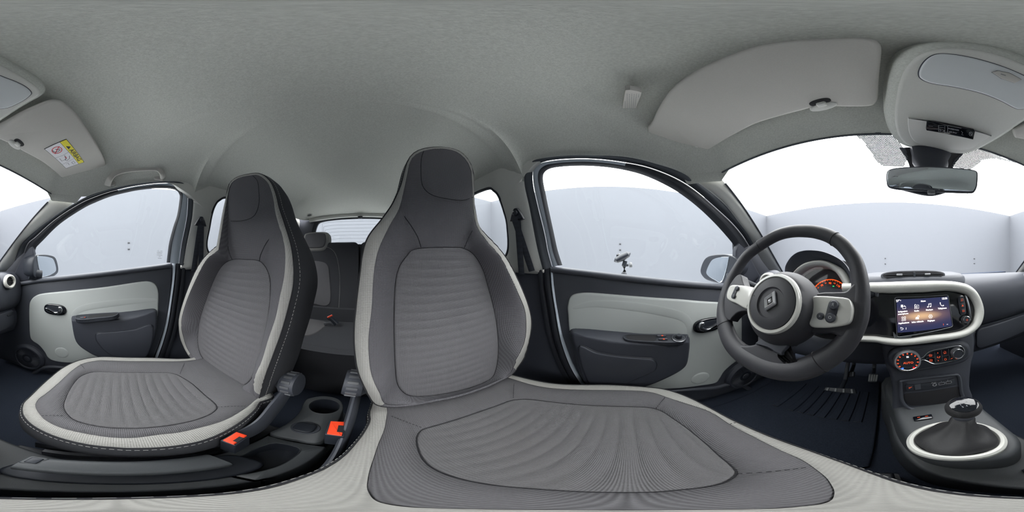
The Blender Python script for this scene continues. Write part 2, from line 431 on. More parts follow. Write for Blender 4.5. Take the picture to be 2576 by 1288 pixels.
# ---------------------------------------------------------------- pillars, quarter windows, tail
def polar(P, c, n, a0=0):
    """points where n even rays from c meet the closed outline P (2-D)"""
    out = []
    for k in range(n):
        a = a0+2*PI*k/n; dx, dy = math.cos(a), math.sin(a); best = 0
        for i in range(len(P)):
            ax, ay = P[i][0]-c[0], P[i][1]-c[1]; bx, by = P[(i+1) % len(P)][0]-c[0], P[(i+1) % len(P)][1]-c[1]
            ex, ey = bx-ax, by-ay; D_ = dx*ey-dy*ex
            if abs(D_) < 1e-12: continue
            t = (ax*ey-ay*ex)/D_; q = (ax*dy-ay*dx)/D_
            if t > best and -1e-6 <= q <= 1+1e-6: best = t
        out.append((c[0]+dx*best, c[1]+dy*best))
    return out
WEDGE = {}
for s, fr, nm in ((-1, LUP, 'driver'), (1, RUP, 'passenger')):
    E3 = SD[s][3]
    wed = []
    for j in range(15):
        t = j/14; x = s*.575*(1+.05*t); y0, z0 = HB(x/(1+.05*t)); y1, z1 = WB(x)
        b_ = .05*math.sin(PI*t)*(1-(x/.61)**2); wed.append(V3((x, lerp(y0, y1, t)+b_, lerp(z0, z1, t)+b_)))
    low = [fr.pt(*q, 0) for q in ([(1930,700),(1945,760)] if s < 0 else [(2590,702-2),(2570,740)])] if 0 else []
    ed = [fr.at(u, v, 0) for u, v in E3]; ed = [p for p in ed if p.y > .19]
    if ed[0].y > ed[-1].y: ed = ed[::-1]
    ed += [ed[-1]+V3((0, .10, -.09)), ed[-1]+V3((0, .2, -.2))]
    wed = [wed[0]+V3((s*.004, -.006, .005))]+wed; ed = [ed[0]+V3((s*.002, -.008, .005))]+ed
    A = resamp(wed, 24, False); B = resamp(ed, 24, False); R = []
    for k in range(9):
        t = k/8; R.append([a.lerp(b, t)+V3((-s*.014*math.sin(PI*t), -.006*math.sin(PI*t), 0))*min(1, i/6) for i, (a, b) in enumerate(zip(A, B))])
    m = MB(); m.rings(R, closed=False)
    tag(m.build('trim_%d' % (6 if s < 0 else 7), M_trim), 'pale grey pillar cover between windscreen and %s window' % nm, 'pillar', kind='structure')
    m = MB(); m.sweep([p+V3((-s*.001, -.001, 0)) for p in wed[2:]], .0035, n=8)
    tag(m.build('trim_%d' % (11 if s < 0 else 12), M_black), 'thin dark edge of the windscreen beside the %s pillar' % nm, 'trim', kind='structure')
    # quarter panel with window hole
    wp = [(1276,638),(1277,569),(1268,529),(1255,494),(1243,480),(1225,474)] if s < 0 else [(521,628),(527,569),(534,534),(542,514),(552,503),(572,497)]
    W_ = fr.pts(wp)+[(-.75, .335), (-.95, .31), (-1.04, .24), (-1.05, .10), (-1.0, -.02), (-.8, -.045), (-.6, -.045), (wpx := fr.px(*wp[0])[0]+.0, -.03)][:-1]
    W_ = spl(W_, 6)
    c = (-.72, .13)
    vert = [(a-.004, b) for a, b in E3 if a < -.22]
    vert = sorted(vert, key=lambda q: q[1])
    out = [(-.325, -.075)]+vert+[(-.275, .395), (-.42, .445), (-.65, .43), (-1.0, .42), (-1.35, .41), (-1.52, .38), (-1.56, .2), (-1.56, -.09)]
    NP = 160
    Wi, Ou = polar(W_, c, NP), polar(out, c, NP); mid = []
    m = MB(); R = []
    for k, (t, h) in enumerate(((0, -.03), (0, -.002), (.06, .008), (.2, .012), (.6, .012), (.85, .006), (1, -.006), (1, -.03))):
        R.append([fr.at(lerp(a[0], b[0], t), lerp(a[1], b[1], t), h) for a, b in zip(Wi, Ou)])
    m.rings(R); q = m.build('trim_%d' % (8 if s < 0 else 9), M_trim)
    tag(q, 'pale grey pillar cover around the rear quarter window on the %s side' % nm, 'pillar', kind='structure')
    m = MB(); m.sweep([fr.at(u, v, -.004) for u, v in Wi], .009, n=8, closed=True, up=fr.N); sl = m.build('window_seal', M_rubber)
    m = MB(); m.slab(fr, Wi, -.03, -.026); w = m.build('window_%d' % (2 if s < 0 else 3), M_glass, smooth=None)
    tag(w, 'rear side window behind the %s seat' % nm, 'window', kind='structure'); sl.parent = w
    # lower side of the body behind the door, down to the sill
    fl = LFT if s < 0 else RGT
    m = MB(); P = [(-.26, -.047), (-1.6, -.047), (-1.6, -.80), (.95, -.80), (.95, -.30), (.30, -.50), (-.10, -.52), (-.24, -.40)]
    m.slab(fl, P, -.09, -.025, .006)
    tag(m.build('wall_left' if s < 0 else 'wall_right', M_dark2), 'dark lower body side behind the %s seat' % nm, 'body panel', kind='structure')
    # lower part of the door seal: painted frame and rubber run down behind the seat
    pr = [(1390,672),(1393,720),(1402,780),(1415,850),(1440,920),(1475,975)] if s < 0 else [(438,663),(436,700),(428,760),(418,820),(400,880),(382,925)]
    Pp = spl([fl.pt(*q, -.01) for q in pr], 5, False)
    m = MB(); m.sweep(Pp, .006, .014, up=fl.N, n=10); q = m.build('window_frame', M_paint, SD[s][4]); q['label'] = 'pale blue painted door edge'
    Ps = [p+V3((0, -.022, 0)) for p in Pp]
    m = MB(); m.sweep(Ps, .014, .012, up=fl.N, n=10)
    Ps2 = [p+V3((0, -.055, 0)) for p in Pp]
    m.sweep(Ps2, .011, .008, up=fl.N, n=8); m.build('door_seal', M_rubber, SD[s][4])
# tail
RY = -1.57
RR = Fr((0, RY, 0), (1, 0, 0), (0, 0, 1)); RR.N = V3((0, 1, 0))
win = spl([(0, .368), (.25, .362), (.38, .348), (.425, .32), (.455, .22), (.47, .08), (.46, -.03), (.40, -.06), (0, -.07), (-.40, -.06), (-.46, -.03), (-.47, .08), (-.455, .22), (-.425, .32), (-.38, .348), (-.25, .362)], 5)
out = spl([(0, .41), (.30, .41), (.52, .41), (.64, .37), (.67, .1), (.68, -.1), (.68, -.8), (0, -.8), (-.68, -.8), (-.68, -.1), (-.67, .1), (-.64, .37), (-.52, .41), (-.30, .41)], 5)
Wi, Mi, Ou = polar(win, (0, .15), 140), polar(inset(win, -.035), (0, .15), 140), polar(out, (0, .15), 140)
m = MB(); m.rings([[RR.at(u, v, h) for u, v in q] for q, h in ((Wi, -.02), (Wi, .0), (Mi, .01), (Mi, .0))]); fb = m.build('window_seal', M_rubber)
m = MB(); m.rings([[RR.at(u, v, h) for u, v in q] for q, h in ((Mi, 0), (Mi, .012), (Ou, .03), (Ou, -.03))]); 
tag(m.build('wall_rear', M_dark2), 'dark lining of the tailgate around the rear window', 'tailgate', kind='structure')
m = MB(); m.slab(RR, Wi, -.02, -.016); w = m.build('window_4', M_glass, smooth=None); fb.parent = w
tag(w, 'rear window with thin heating wires', 'window', kind='structure')
m = MB()
for k in range(9):
    z = .335-.034*k; xe = .41-.028*(k % 9)*.2+.0
    P = [V3((-.36+.012*k, RY+.012, -.04)), V3((-.37+.014*k, RY+.012, z-.05)), V3((-.33+.014*k, RY+.012, z)), V3((0, RY+.012, z+.004)), V3((.33-.014*k, RY+.012, z)), V3((.37-.014*k, RY+.012, z-.05)), V3((.36-.012*k, RY+.012, -.04))]
    m.sweep([V3(p) for p in spl(P, 6, False)], .0009, n=4, up=(0, 1, 0))
m.build('heating_wire', M_dark2, w, kind='stuff')
# trailing lip of the roof lining and its hook
m = MB(); m.sweep([V3((lerp(-.5, .5, i/24), RY+.03-.05*0, .398-.12*lerp(-.5, .5, i/24)**2)) for i in range(25)], .022, .022, n=12)
tag(m.build('trim_10', M_trim), 'grey rounded lip of the roof lining above the rear window', 'trim', kind='structure')
m = MB(); c = ony(906, 548, RY+.05); m.lathe(c+V3((0, 0, .012)), (0, 0, -1), [(.024, 0), (.024, .006), (.018, .016), (.006, .022)], n=16, cap0=True, cap1=True)
tag(m.build('latch', M_rubber), 'small black rounded latch at the top centre of the rear window', 'latch')
t = thing('coat_hook', 'small grey oval coat hook at the rear corner of the roof lining', 'hook', hor(778, 541, 1.42))
fr = Fr(hor(778, 541, 1.40), (1, -.3, 0), (0, 0, 1)); fr.N = (CAMV-fr.O).normalized()
m = MB(); m.slab(fr, stadium(0, 0, .036, .018, 24), -.01, .008, .006); m.build('hook_base', M_trim, t)
m = MB(); m.slab(fr, stadium(0, 0, .022, .009, 24), .006, .016, .005); m.build('hook_button', M_grey, t)
# left and right rear corner fillets, firewall and car floor
m = MB(); P = [(-.74, -1.65), (.74, -1.65), (.74, 1.25), (-.74, 1.25)]
m.rings([[(x, y, z) for x, y in P] for z in (-.84, -.78)], cap0=True, cap1=True)
tag(m.build('floor', M_carpet, smooth=None), 'dark carpeted floor of the car', 'floor', kind='structure')
m = MB(); P = [V3((-.74, .93, -.12)), V3((.74, .93, -.12)), V3((.74, 1.02, -.80)), V3((-.74, 1.02, -.80))]
m.rings([P, [p+V3((0, .06, 0)) for p in P]], cap0=True, cap1=True)
tag(m.build('wall_front', M_carpet, smooth=None), 'dark bulkhead below the windscreen', 'bulkhead', kind='structure')

# ---------------------------------------------------------------- the doors' inner faces
def door(s, fl, d, nm, belt, rear, ins, podw, podf, pocket, spk, hnd, glassb):
    N_ = fl.N
    # dark card with hollow below
    P = fl.pts(belt)+[(.66, -.16), (.66, -.74), (-.12, -.74)]+fl.pts(rear, 0)
    m = MB(); m.slab(fl, P, -.05, 0, .008); m.build('door_card', M_dark, d)
    # rolled top ledge
    Pb = [fl.pt(a, b+6, 0) for a, b in belt]; Pb = [V3(p) for p in spl(Pb, 4, False)]
    m = MB(); m.sweep(Pb, .012, .012, up=N_, n=12); m.build('top_ledge', M_dark, d)
    I = spl(fl.pts(ins, .006), 5)
    m = MB(); m.slab(fl, I, -.002, .008, .008, 4); p = m.build('insert_panel', M_white, d); p['label'] = 'smooth white insert panel'
    return p
dL, dR = SD[-1][4], SD[1][4]
insL = [(1428,790),(1428,765),(1436,745),(1457,738),(1499,738),(1598,746),(1700,753),(1760,758),(1827,762),(1856,768),(1866,790),(1867,840),(1866,880),(1856,905),(1838,920),(1822,935),(1812,951),(1800,964),(1760,971),(1722,976),(1648,980),(1600,985),(1500,960),(1440,870)]
insR = [(73,808),(73,774),(76,758),(88,745),(112,738),(182,731),(260,723),(348,710),(378,709),(393,718),(399,735),(399,765),(396,800),(380,850),(300,900),(253,902),(215,910),(169,913),(135,908),(120,900),(112,886),(98,869),(82,858),(75,845)]
door(-1, LFT, dL, 'driver', [(1389,672),(1500,685),(1640,701),(1740,710),(1827,716),(1905,722)], [(1480,975),(1440,915),(1414,847),(1396,760),(1390,710)], insL, None, None, None, None, None, None)
door(1, RGT, dR, 'passenger', [(432,662),(323,676),(200,690),(120,698),(82,703),(30,712)], [(375,925),(398,870),(416,820),(426,760),(431,710)], insR, None, None, None, None, None, None)
# raised scoop edge in the insert (soft step above the armrest)
def soft(fl, L, w, h, mt, name, par, hh=.008):
    P = [fl.pt(*q, hh) for q in L]; P = [V3(p) for p in spl(P, 5, False)]; n = len(P)
    m = MB(); m.sweep(P, [w*math.sin(PI*(i+.5)/n)**.5 for i in range(n)], [h*math.sin(PI*(i+.5)/n)**.5 for i in range(n)], up=fl.N, n=14); m.build(name, mt, par)
soft(LFT, [(1440,775),(1500,764),(1600,772),(1680,786),(1722,800),(1735,822),(1732,840)], .018, .0010, M_white, 'moulded_ridge', dL)
soft(RGT, [(396,755),(340,757),(260,766),(210,775),(188,788),(182,800)], .018, .0010, M_white, 'moulded_ridge', dR)
def pod(fl, d, back, front, H, pk, tray, nm, hnd, spk, knob):
    B = spl(fl.pts(back, 0), 5); T = spl(fl.pts(front, H), 5); n = len(B)
    Ti = inset(T, .010)
    m = MB(); m.rings([[fl.at(u, v, 0) for u, v in B]]+[[fl.at(lerp(a[0], b[0], t), lerp(a[1], b[1], t), H*h) for a, b in zip(B, T)] for t, h in ((.25, .3), (.55, .62), (.8, .86), (.92, .955), (1, .985))]
        + [[fl.at(u, v, H+.0004) for u, v in inset(T, .003)], [fl.at(u, v, H+.001) for u, v in inset(T, .007)]], cap1=True)
    a = m.build('armrest', M_dark2, d, 50)
    Pk = spl(fl.pts(pk, H+.004), 5)
    m = MB(); m.slab(fl, Pk, H-.004, H+.009, .006, 3); p = m.build('map_pocket', M_dark2, d)
    m = MB(); m.sweep([fl.at(u, v, H+.0035) for u, v in Pk], .003, .002, up=fl.N, closed=True, n=6); m.build('pocket_edge', M_black, p)
    # switch tray lying on the top ledge: plane between wall line and front line
    (b0, b1, f0) = tray[:3]
    p0, p1, p2 = fl.pt(*b0, .004), fl.pt(*b1, .004), fl.pt(*f0, H-.004)
    tf = Fr(p0, p1-p0, p2-p0); 
    if tf.N.z < 0: tf.N = -tf.N
    return a, tf
backL = [(1432,832),(1468,824),(1554,830),(1622,836),(1690,836),(1722,838),(1733,846),(1735,857),(1733,882),(1728,913),(1716,927),(1690,942),(1622,971),(1560,985),(1472,960),(1443,880)]
frontL = [(1441,840),(1470,846),(1545,861),(1620,866),(1680,866),(1712,864),(1728,860),(1733,868),(1732,886),(1726,914),(1714,929),(1689,944),(1622,972),(1560,990),(1480,972),(1450,880)]
aL, tL = pod(LFT, dL, backL, frontL, .055, [(1456,874),(1500,886),(1545,894),(1622,901),(1642,904),(1651,915),(1648,930),(1636,938),(1588,959),(1520,990),(1480,960)], [(1560,840),(1720,841),(1720,862)], 'driver', None, None, None)
backR = [(181,810),(180,797),(187,792),(224,789),(298,783),(340,779),(375,775),(391,777),(396,790),(393,830),(380,880),(360,905),(310,905),(253,898),(219,882),(191,857)]
frontR = [(182,815),(184,806),(195,807),(239,809),(298,806),(340,799),(375,788),(390,783),(393,795),(390,835),(376,885),(356,908),(310,908),(254,899),(221,884),(193,860)]
aR, tR = pod(RGT, dR, backR, frontR, .055, [(241,845),(246,838),(262,836),(300,833),(340,828),(380,817),(384,850),(365,900),(320,905),(275,890),(246,862)], [(290,786),(190,798),(190,806)], 'passenger', None, None, None)
# trays, window switches and mirror knob
def tray(tf, d, arm, px0, sw, kn, nm, rc):
    P = spl([tf.px(*q, .012) for q in px0], 4)
    m = MB(); m.slab(tf, P, -.004, .0125, .002); tr = m.build('switch_tray', M_black, arm)
    m = MB(); m.frame(tf, P, .004, .0, .0140, .001); m.build('tray_rim', M_dark, arm)
    Pr = spl([tf.px(*q, .013) for q in rc], 4); m = MB(); m.slab(tf, Pr, .003, .0131); m.build('switch_recess_shade', M_ink, arm, None)  # flat black slab: the shade of the recess is put into its colour
    for (a, b, w, h) in sw:
        u, v = tf.px(a, b, .015); m = MB(); m.slab(tf, rrect(u, v, w, h, .002), .0, .018, .002); q = m.build('window_switch', M_dark, arm)
    return tr
tray(tL, dL, aL, [(1568,846),(1574,841),(1600,840),(1720,841),(1728,848),(1722,858),(1700,862),(1640,861),(1585,857),(1570,852)], [(1664,845,.030,.009), (1668,853,.030,.009)], None, '', [(1575,848),(1580,843),(1600,842.5),(1645,843),(1650,850),(1645,857),(1600,856),(1582,853)])
tray(tR, dR, aR, [(298,789),(292,786),(240,789),(196,793),(190,798),(192,803),(210,804),(250,800),(285,796)], [(209,799,.028,.014)], None, '', [(222,797),(228,793),(260,790),(290,788),(293,791),(284,794.5),(250,798),(226,801)])
u, v = tL.px(1707, 850, .016); TH = .009
m = MB(); m.lathe(tL.at(u, v, TH), tL.N, [(.021, 0), (.021, .007), (.018, .009), (.011, .009), (.0095, .019), (.008, .021)], n=28, cap1=True); q = m.build('mirror_knob', M_black, aL)
m = MB(); m.lathe(tL.at(u, v, .0065+TH), tL.N, [(.0215, -.001), (.0222, .0005), (.0205, .0012)], n=28); m.build('knob_ring', M_satin, aL)
for (fr, arm, a, b, h) in ((tL, aL, 1666, 844, .0185), (tL, aL, 1670, 853, .0185), (tR, aR, 213, 798, .0185)):
    u, v = fr.px(a, b, h); m = MB(); m.slab(fr, stadium(u, v, .0035, .0022, 10), h-.001, h+.0006); m.build('switch_symbol', M_red, arm, smooth=None)
# door pull handles
def handle(fl, d, cx, cy, flip):
    u, v = fl.px(cx, cy, .012); k = flip
    m = MB(); m.slab(fl, stadium(u, v, .061, .031, 40, 0, 2.7), .004, .017, .006); h = m.build('handle_bezel', M_piano, d)
    m = MB(); m.slab(fl, stadium(u, v, .051, .022, 40, 0, 2.7), .0165, .0175, .0005); m.build('handle_recess', M_black, h)
    # lever: curved spoon, wide towards the rear
    P = [(-.046, .004), (-.03, -.008), (-.005, -.016), (.018, -.018), (.036, -.012), (.046, .004), (.040, .020), (.026, .023), (.022, .016), (.028, .006), (.022, -.004), (.008, -.009), (-.010, -.008), (-.030, .000), (-.044, .008)]
    P = [(u-k*a, v+b) for a, b in P]
    m = MB(); m.slab(fl, spl(P, 4), .017, .028, .004); m.build('handle_lever', M_chrome, h)
handle(LFT, dL, 1782, 818, 1); handle(RGT, dR, 138, 779, 1)
# loudspeakers in the door
def speaker(fl, d, cx, cy, r):
    u, v = fl.px(cx, cy, .02); O = fl.at(u, v, 0)
    m = MB(); m.lathe(O, fl.N, [(r*1.35, -.01), (r*1.28, .012), (r*1.12, .022), (r*1.0, .022), (r*.97, .016)], n=44); h = m.build('speaker_housing', M_dark2, d)
    m = MB(); m.lathe(O, fl.N, [(r*.97, .016), (r*.6, .019), (r*.25, .021), (.001, .022)], n=44); g = m.build('speaker_grille', M_black, h)
    for i in range(56):
        a = 2*PI*i/56
        p0 = fl.at(u+r*.42*math.cos(a), v+r*.42*math.sin(a), .0205); p1 = fl.at(u+r*.93*math.cos(a), v+r*.93*math.sin(a), .0175)
        if i == 0: gm = MB()
        gm.sweep([p0, p1], .0011, .001, up=fl.N, n=4)
    o = gm.build('grille_rib', M_dark, h); o['kind'] = 'stuff'
    m = MB(); m.lathe(fl.at(u, v, .02), fl.N, [(r*.24, 0), (r*.22, .004), (.001, .006)], n=20); m.build('speaker_badge', M_dark, h)
speaker(LFT, dL, 1876, 946, .075); speaker(RGT, dR, 68, 902, .078)
# sweeping lower moulding of the doors
soft(LFT, [(1640,985),(1740,980),(1800,975),(1850,965),(1900,985),(1935,1000),(1960,960)], .012, .012, M_dark, 'lower_moulding', dL)
soft(RGT, [(250,915),(180,925),(110,925),(60,955),(20,965),(-10,930)], .012, .012, M_dark, 'lower_moulding', dR)
# cup-shaped dimple in the panel
for fl, d, cx, cy in ((LFT, dL, 1762, 948), (RGT, dR, 155, 884)):
    u, v = fl.px(cx, cy, .008); m = MB(); m.lathe(fl.at(u, v-.01, .006), fl.N, [(.040, 0), (.036, .0035), (.028, .0045), (.001, .005)], n=32); m.build('panel_dimple', M_white, d)
# sail panels in front of the windows
for fr, d, P in ((LUP, dL, [(1850,632),(1858,612),(1870,622),(1893,660),(1915,700),(1925,726),(1905,724),(1850,718),(1849,680)]), (RUP, dR, [(86,640),(82,620),(74,624),(55,650),(36,690),(30,712),(50,708),(83,702),(84,680)])):
    Q = fr.pts(P, .0); m = MB(); m.slab(fr, Q, -.02, .004, .004); m.build('sail_panel', M_dark2, d)
for fr, d, P in ((LUP, dL, [(1845,600),(1893,603),(1925,650),(1955,695),(1975,735),(1850,728)]), (RUP, dR, [(98,596),(58,615),(22,655),(-8,700),(-20,730),(80,714),(84,640)])):
    m = MB(); m.slab(fr, fr.pts(P, -.03), -.04, -.03, .002); m.build('corner_gasket', M_rubber, d)
# window lettering
u, v = RUP.px(402, 640, -.017)
wf_ = Fr(RUP.at(u, v, -.0168), (0, -1, 0), (-KT, 0, 1))
if wf_.N.x > 0: wf_.N = -wf_.N
m = MB()
for k, (xa, xb) in enumerate(((-.012, -.006), (.004, .012), (-.014, .012), (-.014, .010), (-.014, .013), (-.004, .004), (-.009, .010))):
    yy = .018-.0075*max(0, k-1); x = xa
    while x < xb: m.slab(wf_, rrect(x, yy, .0016, .0026, .0004, 0, 2), 0, .0003); x += .0026
m.build('window_etching', M_prt, dR, None)['kind'] = 'stuff'
# wing mirrors
def wing(pts, gl, yy, lb, s):
    fr = Fr((0, yy, 0), (1, 0, 0), (0, 0, 1)); fr.N = V3((0, -1, 0))
    P = spl(fr.pts(pts), 6); t = thing('wing_mirror', lb, 'mirror', fr.at(*P[0]))
    cu = sum(q[0] for q in P)/len(P); cv = sum(q[1] for q in P)/len(P)
    R = []
    for sc, h in ((.5, -.09), (.85, -.07), (.98, -.03), (1, 0), (.985, .006), (.95, .008)):
        R.append([fr.at(cu+(a-cu)*sc, cv+(b-cv)*sc, h) for a, b in P])
    G = spl(fr.pts(gl, .004), 6)
    R.append([fr.at(cu+(a-cu)*.9, cv+(b-cv)*.9, .006) for a, b in P])
    m = MB(); m.rings(R, cap0=True, cap1=True); m.build('mirror_housing', M_black, t)
    m = MB(); m.slab(fr, G, .004, .0085, .002); m.build('mirror_glass', M_mirror, t)
    x0, z0 = fr.px(1848, 700) if s < 0 else fr.px(86, 690)
    m = MB(); m.sweep([fr.at(x0, z0, -.03), V3((s*.69, yy-.02, z0-.01))], .02, .03, n=10); m.build('mirror_arm', M_black, t)
wing([(1765,687),(1766,671),(1775,652),(1789,643),(1818,639),(1838,641),(1856,650),(1860,680),(1840,712),(1826,714),(1807,712),(1778,703)], [(1781,692),(1779,680),(1791,656),(1807,648),(1831,646),(1835,652),(1818,708),(1799,704)], .42, 'black door mirror outside the driver window', -1)
wing([(80,670),(84,645),(95,640),(120,641),(137,648),(144,668),(144,685),(131,696),(106,699),(84,697)], [(92,647),(101,644),(123,647),(134,654),(140,679),(129,690),(106,696),(99,683)], .42, 'black door mirror outside the passenger window', 1)
# ================================================================ front seats
def patch(par, name, mt, A, B, nk, bul, nrm, parent=None, label=None, dip=0.003, rib=None, cap=None, tk=None):
    """upholstery between two matched closed rings of 3-D points; puffed by bul along nrm, dipping at both seams"""
    R = []
    for k in range(nk+1):
        t = k/nk; e = min(t, 1-t)
        h = bul*math.sin(PI*t)-dip*math.exp(-e*nk*.9)
        r = []
        for a, b in zip(A, B):
            p = a.lerp(b, t); n = nrm(p) if callable(nrm) else nrm
            r.append(p+n*h)
        R.append(r)
    m = MB(); m.rings(R); o = m.build(name, mt, par, 70)
    if label: o['label'] = label
    return o
def stitches(par, path, n_off, L=.006, gap=.004, r=.0007, name='stitching', mt=None):
    m = MB(); P = path; T = 0; seg = []
    for a, b in zip(P, P[1:]):
        d = (b-a).length; seg.append((T, T+d, a, b)); T += d
    s = 0; j = 0
    def at(x):
        nonlocal j
        while j < len(seg)-1 and seg[j][1] < x: j += 1
        q = seg[j]; return q[2].lerp(q[3], min(1, (x-q[0])/max(q[1]-q[0], 1e-9)))
    while s+L < T:
        a = at(s); b = at(s+L); d = (b-a)
        if d.length > 1e-5:
            n = n_off; m.sweep([a, (a+b)/2+n*.0006, b], r, r, up=n, n=4)
        s += L+gap
    o = m.build(name, mt or M_thread, par); o['kind'] = 'stuff'; return o
def seat(label, C, Bk, side):
    """C: cushion picture outlines; Bk: backrest picture outlines; side: -1 driver, +1 passenger"""
    xc = C['xc']; s = thing('front_seat', label, 'seat', (xc, -.1, -.78), group='front seats')
    N = 200; UP = V3((0, 0, 1))
    # ---- cushion: rings traced on the seat at their own heights
    cen = (xc, -.07)
    def cz(L, z, extra=()):
        P = [tuple(onz(a, b, z))[:2] for a, b in L]; k = C.get(extra[0], len(P)) if extra else 0
        P = P[:k]+list(C[extra[1]])+P[k:] if extra else P
        return polar(spl(P, 6), cen, N)
    ins = cz(C['ins'], -.462); tri = cz(C['tri'], -.458, ('triK', 'triX')); out = cz(C['out'], -.466, ('outK', 'outX'))
    zi = lambda x, y: -.462
    I3 = [V3((x, y, -.462)) for x, y in ins]; T3 = [V3((x, y, -.458)) for x, y in tri]; O3 = [V3((x, y, -.466)) for x, y in out]
    # insert with channels across
    R = []; ND = 70
    y0 = min(q.y for q in I3)
    for k in range(ND+1):
        t = k/ND; r = []
        for p in I3:
            q = V3((lerp(cen[0], p.x, t), lerp(cen[1], p.y, t), -.462-.012*(1-t*t)))
            ph = (q.y-y0+.25*(q.x-xc)**2)/.0245
            w = abs(math.sin(PI*ph))**.4
            q.z += .0034*(w-.6)*min(1, (1-t)*8)-(.003 if t == 1 else 0)
            r.append(q)
        R.append(r)
    R[0] = [R[0][0]+V3((1e-5*math.cos(i), 1e-5*math.sin(i), 0)) for i in range(N)]
    m = MB(); m.rings(R); o = m.build('cushion_insert', M_insc, s, 80); o['label'] = 'ribbed centre of the cushion'
    patch(s, 'cushion', M_fabc, I3, T3, 14, .009, UP)
    patch(s, 'cushion_trim', M_trc, T3, O3, 10, .004, UP, label='light grey trim band around the cushion', dip=.0015)
    # dark side below the trim
    def off(P, d, z):
        Q = inset([(p.x, p.y) for p in P], -d); return [V3((a, b, z)) for a, b in Q]
    prof = [(0, -.466), (.004, -.474), (.008, -.50), (.006, -.54), (-.006, -.575), (-.03, -.60), (-.06, -.61)]
    RR_ = [[V3((p.x, p.y, p.z)) for p in O3]]+[off(O3, d, z) for d, z in prof[1:]]
    m = MB(); m.rings(RR_); m.build('cushion_side', M_side, s, 60)
    ln = off(O3, .0045, -.475); ln.append(ln[0]); stitches(s, ln, UP)
    m = MB(); m.sweep(off(O3, .0015, -.467), .0016, closed=True, n=6); m.build('piping', M_seamd, s)
    for Z_ in (I3,): m = MB(); m.sweep([p-V3((0, 0, .0012)) for p in Z_], .0009, closed=True, n=5); m.build('seam', M_seamd, s)
    # short seams in the bolsters
    for a, b in C['seams']:
        pa, pb = onz(*a, -.452), onz(*b, -.452)
        P = [pa.lerp(pb, i/10)+V3((0, 0, .0035*math.sin(PI*i/10))) for i in range(11)]
        stitches(s, P, UP, .004, .003, .0009, 'seam', M_seamd)
    # frame and rails under the cushion
    hw = .20
    m = MB()
    m.box((xc, -.08, -.625), (.36, .42, .05)); m.build('seat_pan', M_black, s)
    for k in (-1, 1):
        m = MB(); m.slab(Fr((xc+k*.19, -.08, -.70), (0, 1, 0), (0, 0, 1)), rrect(0, 0, .5, .035, .008), -.02, .02, .004); rl = m.build('seat_rail', M_black, s)
        for yy in (-.28, .14):
            m = MB(); m.box((xc+k*.19, yy, -.748), (.05, .06, .064)); m.build('rail_foot', M_black, rl)
        m = MB(); m.box((xc+k*.19, -.06, -.665), (.012, .34, .05)); m.build('rail_bracket', M_satin, rl)
    # ---- backrest
    y00, z00, kk = Bk['pl']
    bf = Fr((xc, y00, z00), (1, 0, 0), (0, kk, 1)); 
    if bf.N.y < 0: bf.N = -bf.N
    NB = bf.N
    def of(z, lo, hi): t = max(0, min(1, (.20-z)/.28)); t = t*t*(3-2*t); b = max(0, min(1, (z+.50)/.10)); return (lo+(hi-lo)*t)*(.35+.65*b)
    def bz(L, lo, hi, extra=(), far=1.0):
        out = []
        for a, b in L:
            z = bf.pt(a, b, 0).z
            u, v = bf.px(a, b, 0)
            f = far if u*side > 0 else 1.0
            h = of(z, lo, hi)*f; out.append((bf.px(a, b, h), h))
        return out
    cb = (0, .30)
    def rng(Q, extra=()):
        # match by angle, interpolate the height too
        P2 = [q[0] for q in Q]+[e[:2] for e in extra]; H = [q[1] for q in Q]+[e[2] for e in extra]
        S = spl([(p[0], p[1], h) for p, h in zip(P2, H)], 6)
        pol = polar([(p.x, p.y) for p in S], cb, N); res = []
        for x, y in pol:
            j = min(range(len(S)), key=lambda i: (S[i].x-x)**2+(S[i].y-y)**2); res.append(bf.at(x, y, S[j].z))
        return res
    ins = rng(bz(Bk['ins'], .012, .012)); tri = rng(bz(Bk['tri'], .012, .070, far=1.2)); out = rng(bz(Bk['out'], .000, .058, far=1.2))
    R = []
    iz = min(p.z for p in ins)
    for k in range(ND+1):
        t = k/ND; r = []
        c0 = bf.at(cb[0], cb[1], 0)
        for p in ins:
            q = c0.lerp(p, t); ph = (q.z-iz-.35*(q.x-xc)**2)/.0225; w = abs(math.sin(PI*ph))**.4
            r.append(q+NB*(.0026*(w-.6)*min(1, (1-t)*8)+.006*(1-t*t)-(.003 if t == 1 else 0)))
        R.append(r)
    R[0] = [R[0][0]+V3((1e-5*math.cos(i), 0, 1e-5*math.sin(i))) for i in range(N)]
    m = MB(); m.rings(R); o = m.build('backrest_insert', M_insb, s, 80); o['label'] = 'ribbed centre of the backrest'
    patch(s, 'backrest', M_fabb, ins, tri, 22, .010, NB)
    def low(i): p = tri[i % N]; return p.z < -.36 and abs(p.x-xc) < .175 and p.z < min(q.z for q in ins)+.06
    k0 = next(i for i in range(N) if low(i) and not low(i-1)); k1 = next(i for i in range(k0, k0+N) if not low(i))
    for a0, a1, mt_, nm_ in ((k0-1, k1, M_fabb, 'backrest_foot'), (k1, k0-1+N, M_trb, 'backrest_trim')):
        R = []
        for k in range(9):
            t = k/8; h = .004*math.sin(PI*t)-.0015*math.exp(-min(t, 1-t)*7); R.append([tri[i % N].lerp(out[i % N], t)+NB*h for i in range(a0, a1+1)])
        m = MB(); m.rings(R, closed=False); q_ = m.build(nm_, mt_, s, 70)
    q_['label'] = 'light grey trim band around the backrest'
    m = MB(); m.sweep([p-NB*.0010 for p in ins], .0009, closed=True, n=5, up=NB); m.build('seam', M_seamd, s)
    # sides and rear shell
    cen3 = sum((p for p in out), V3())/N
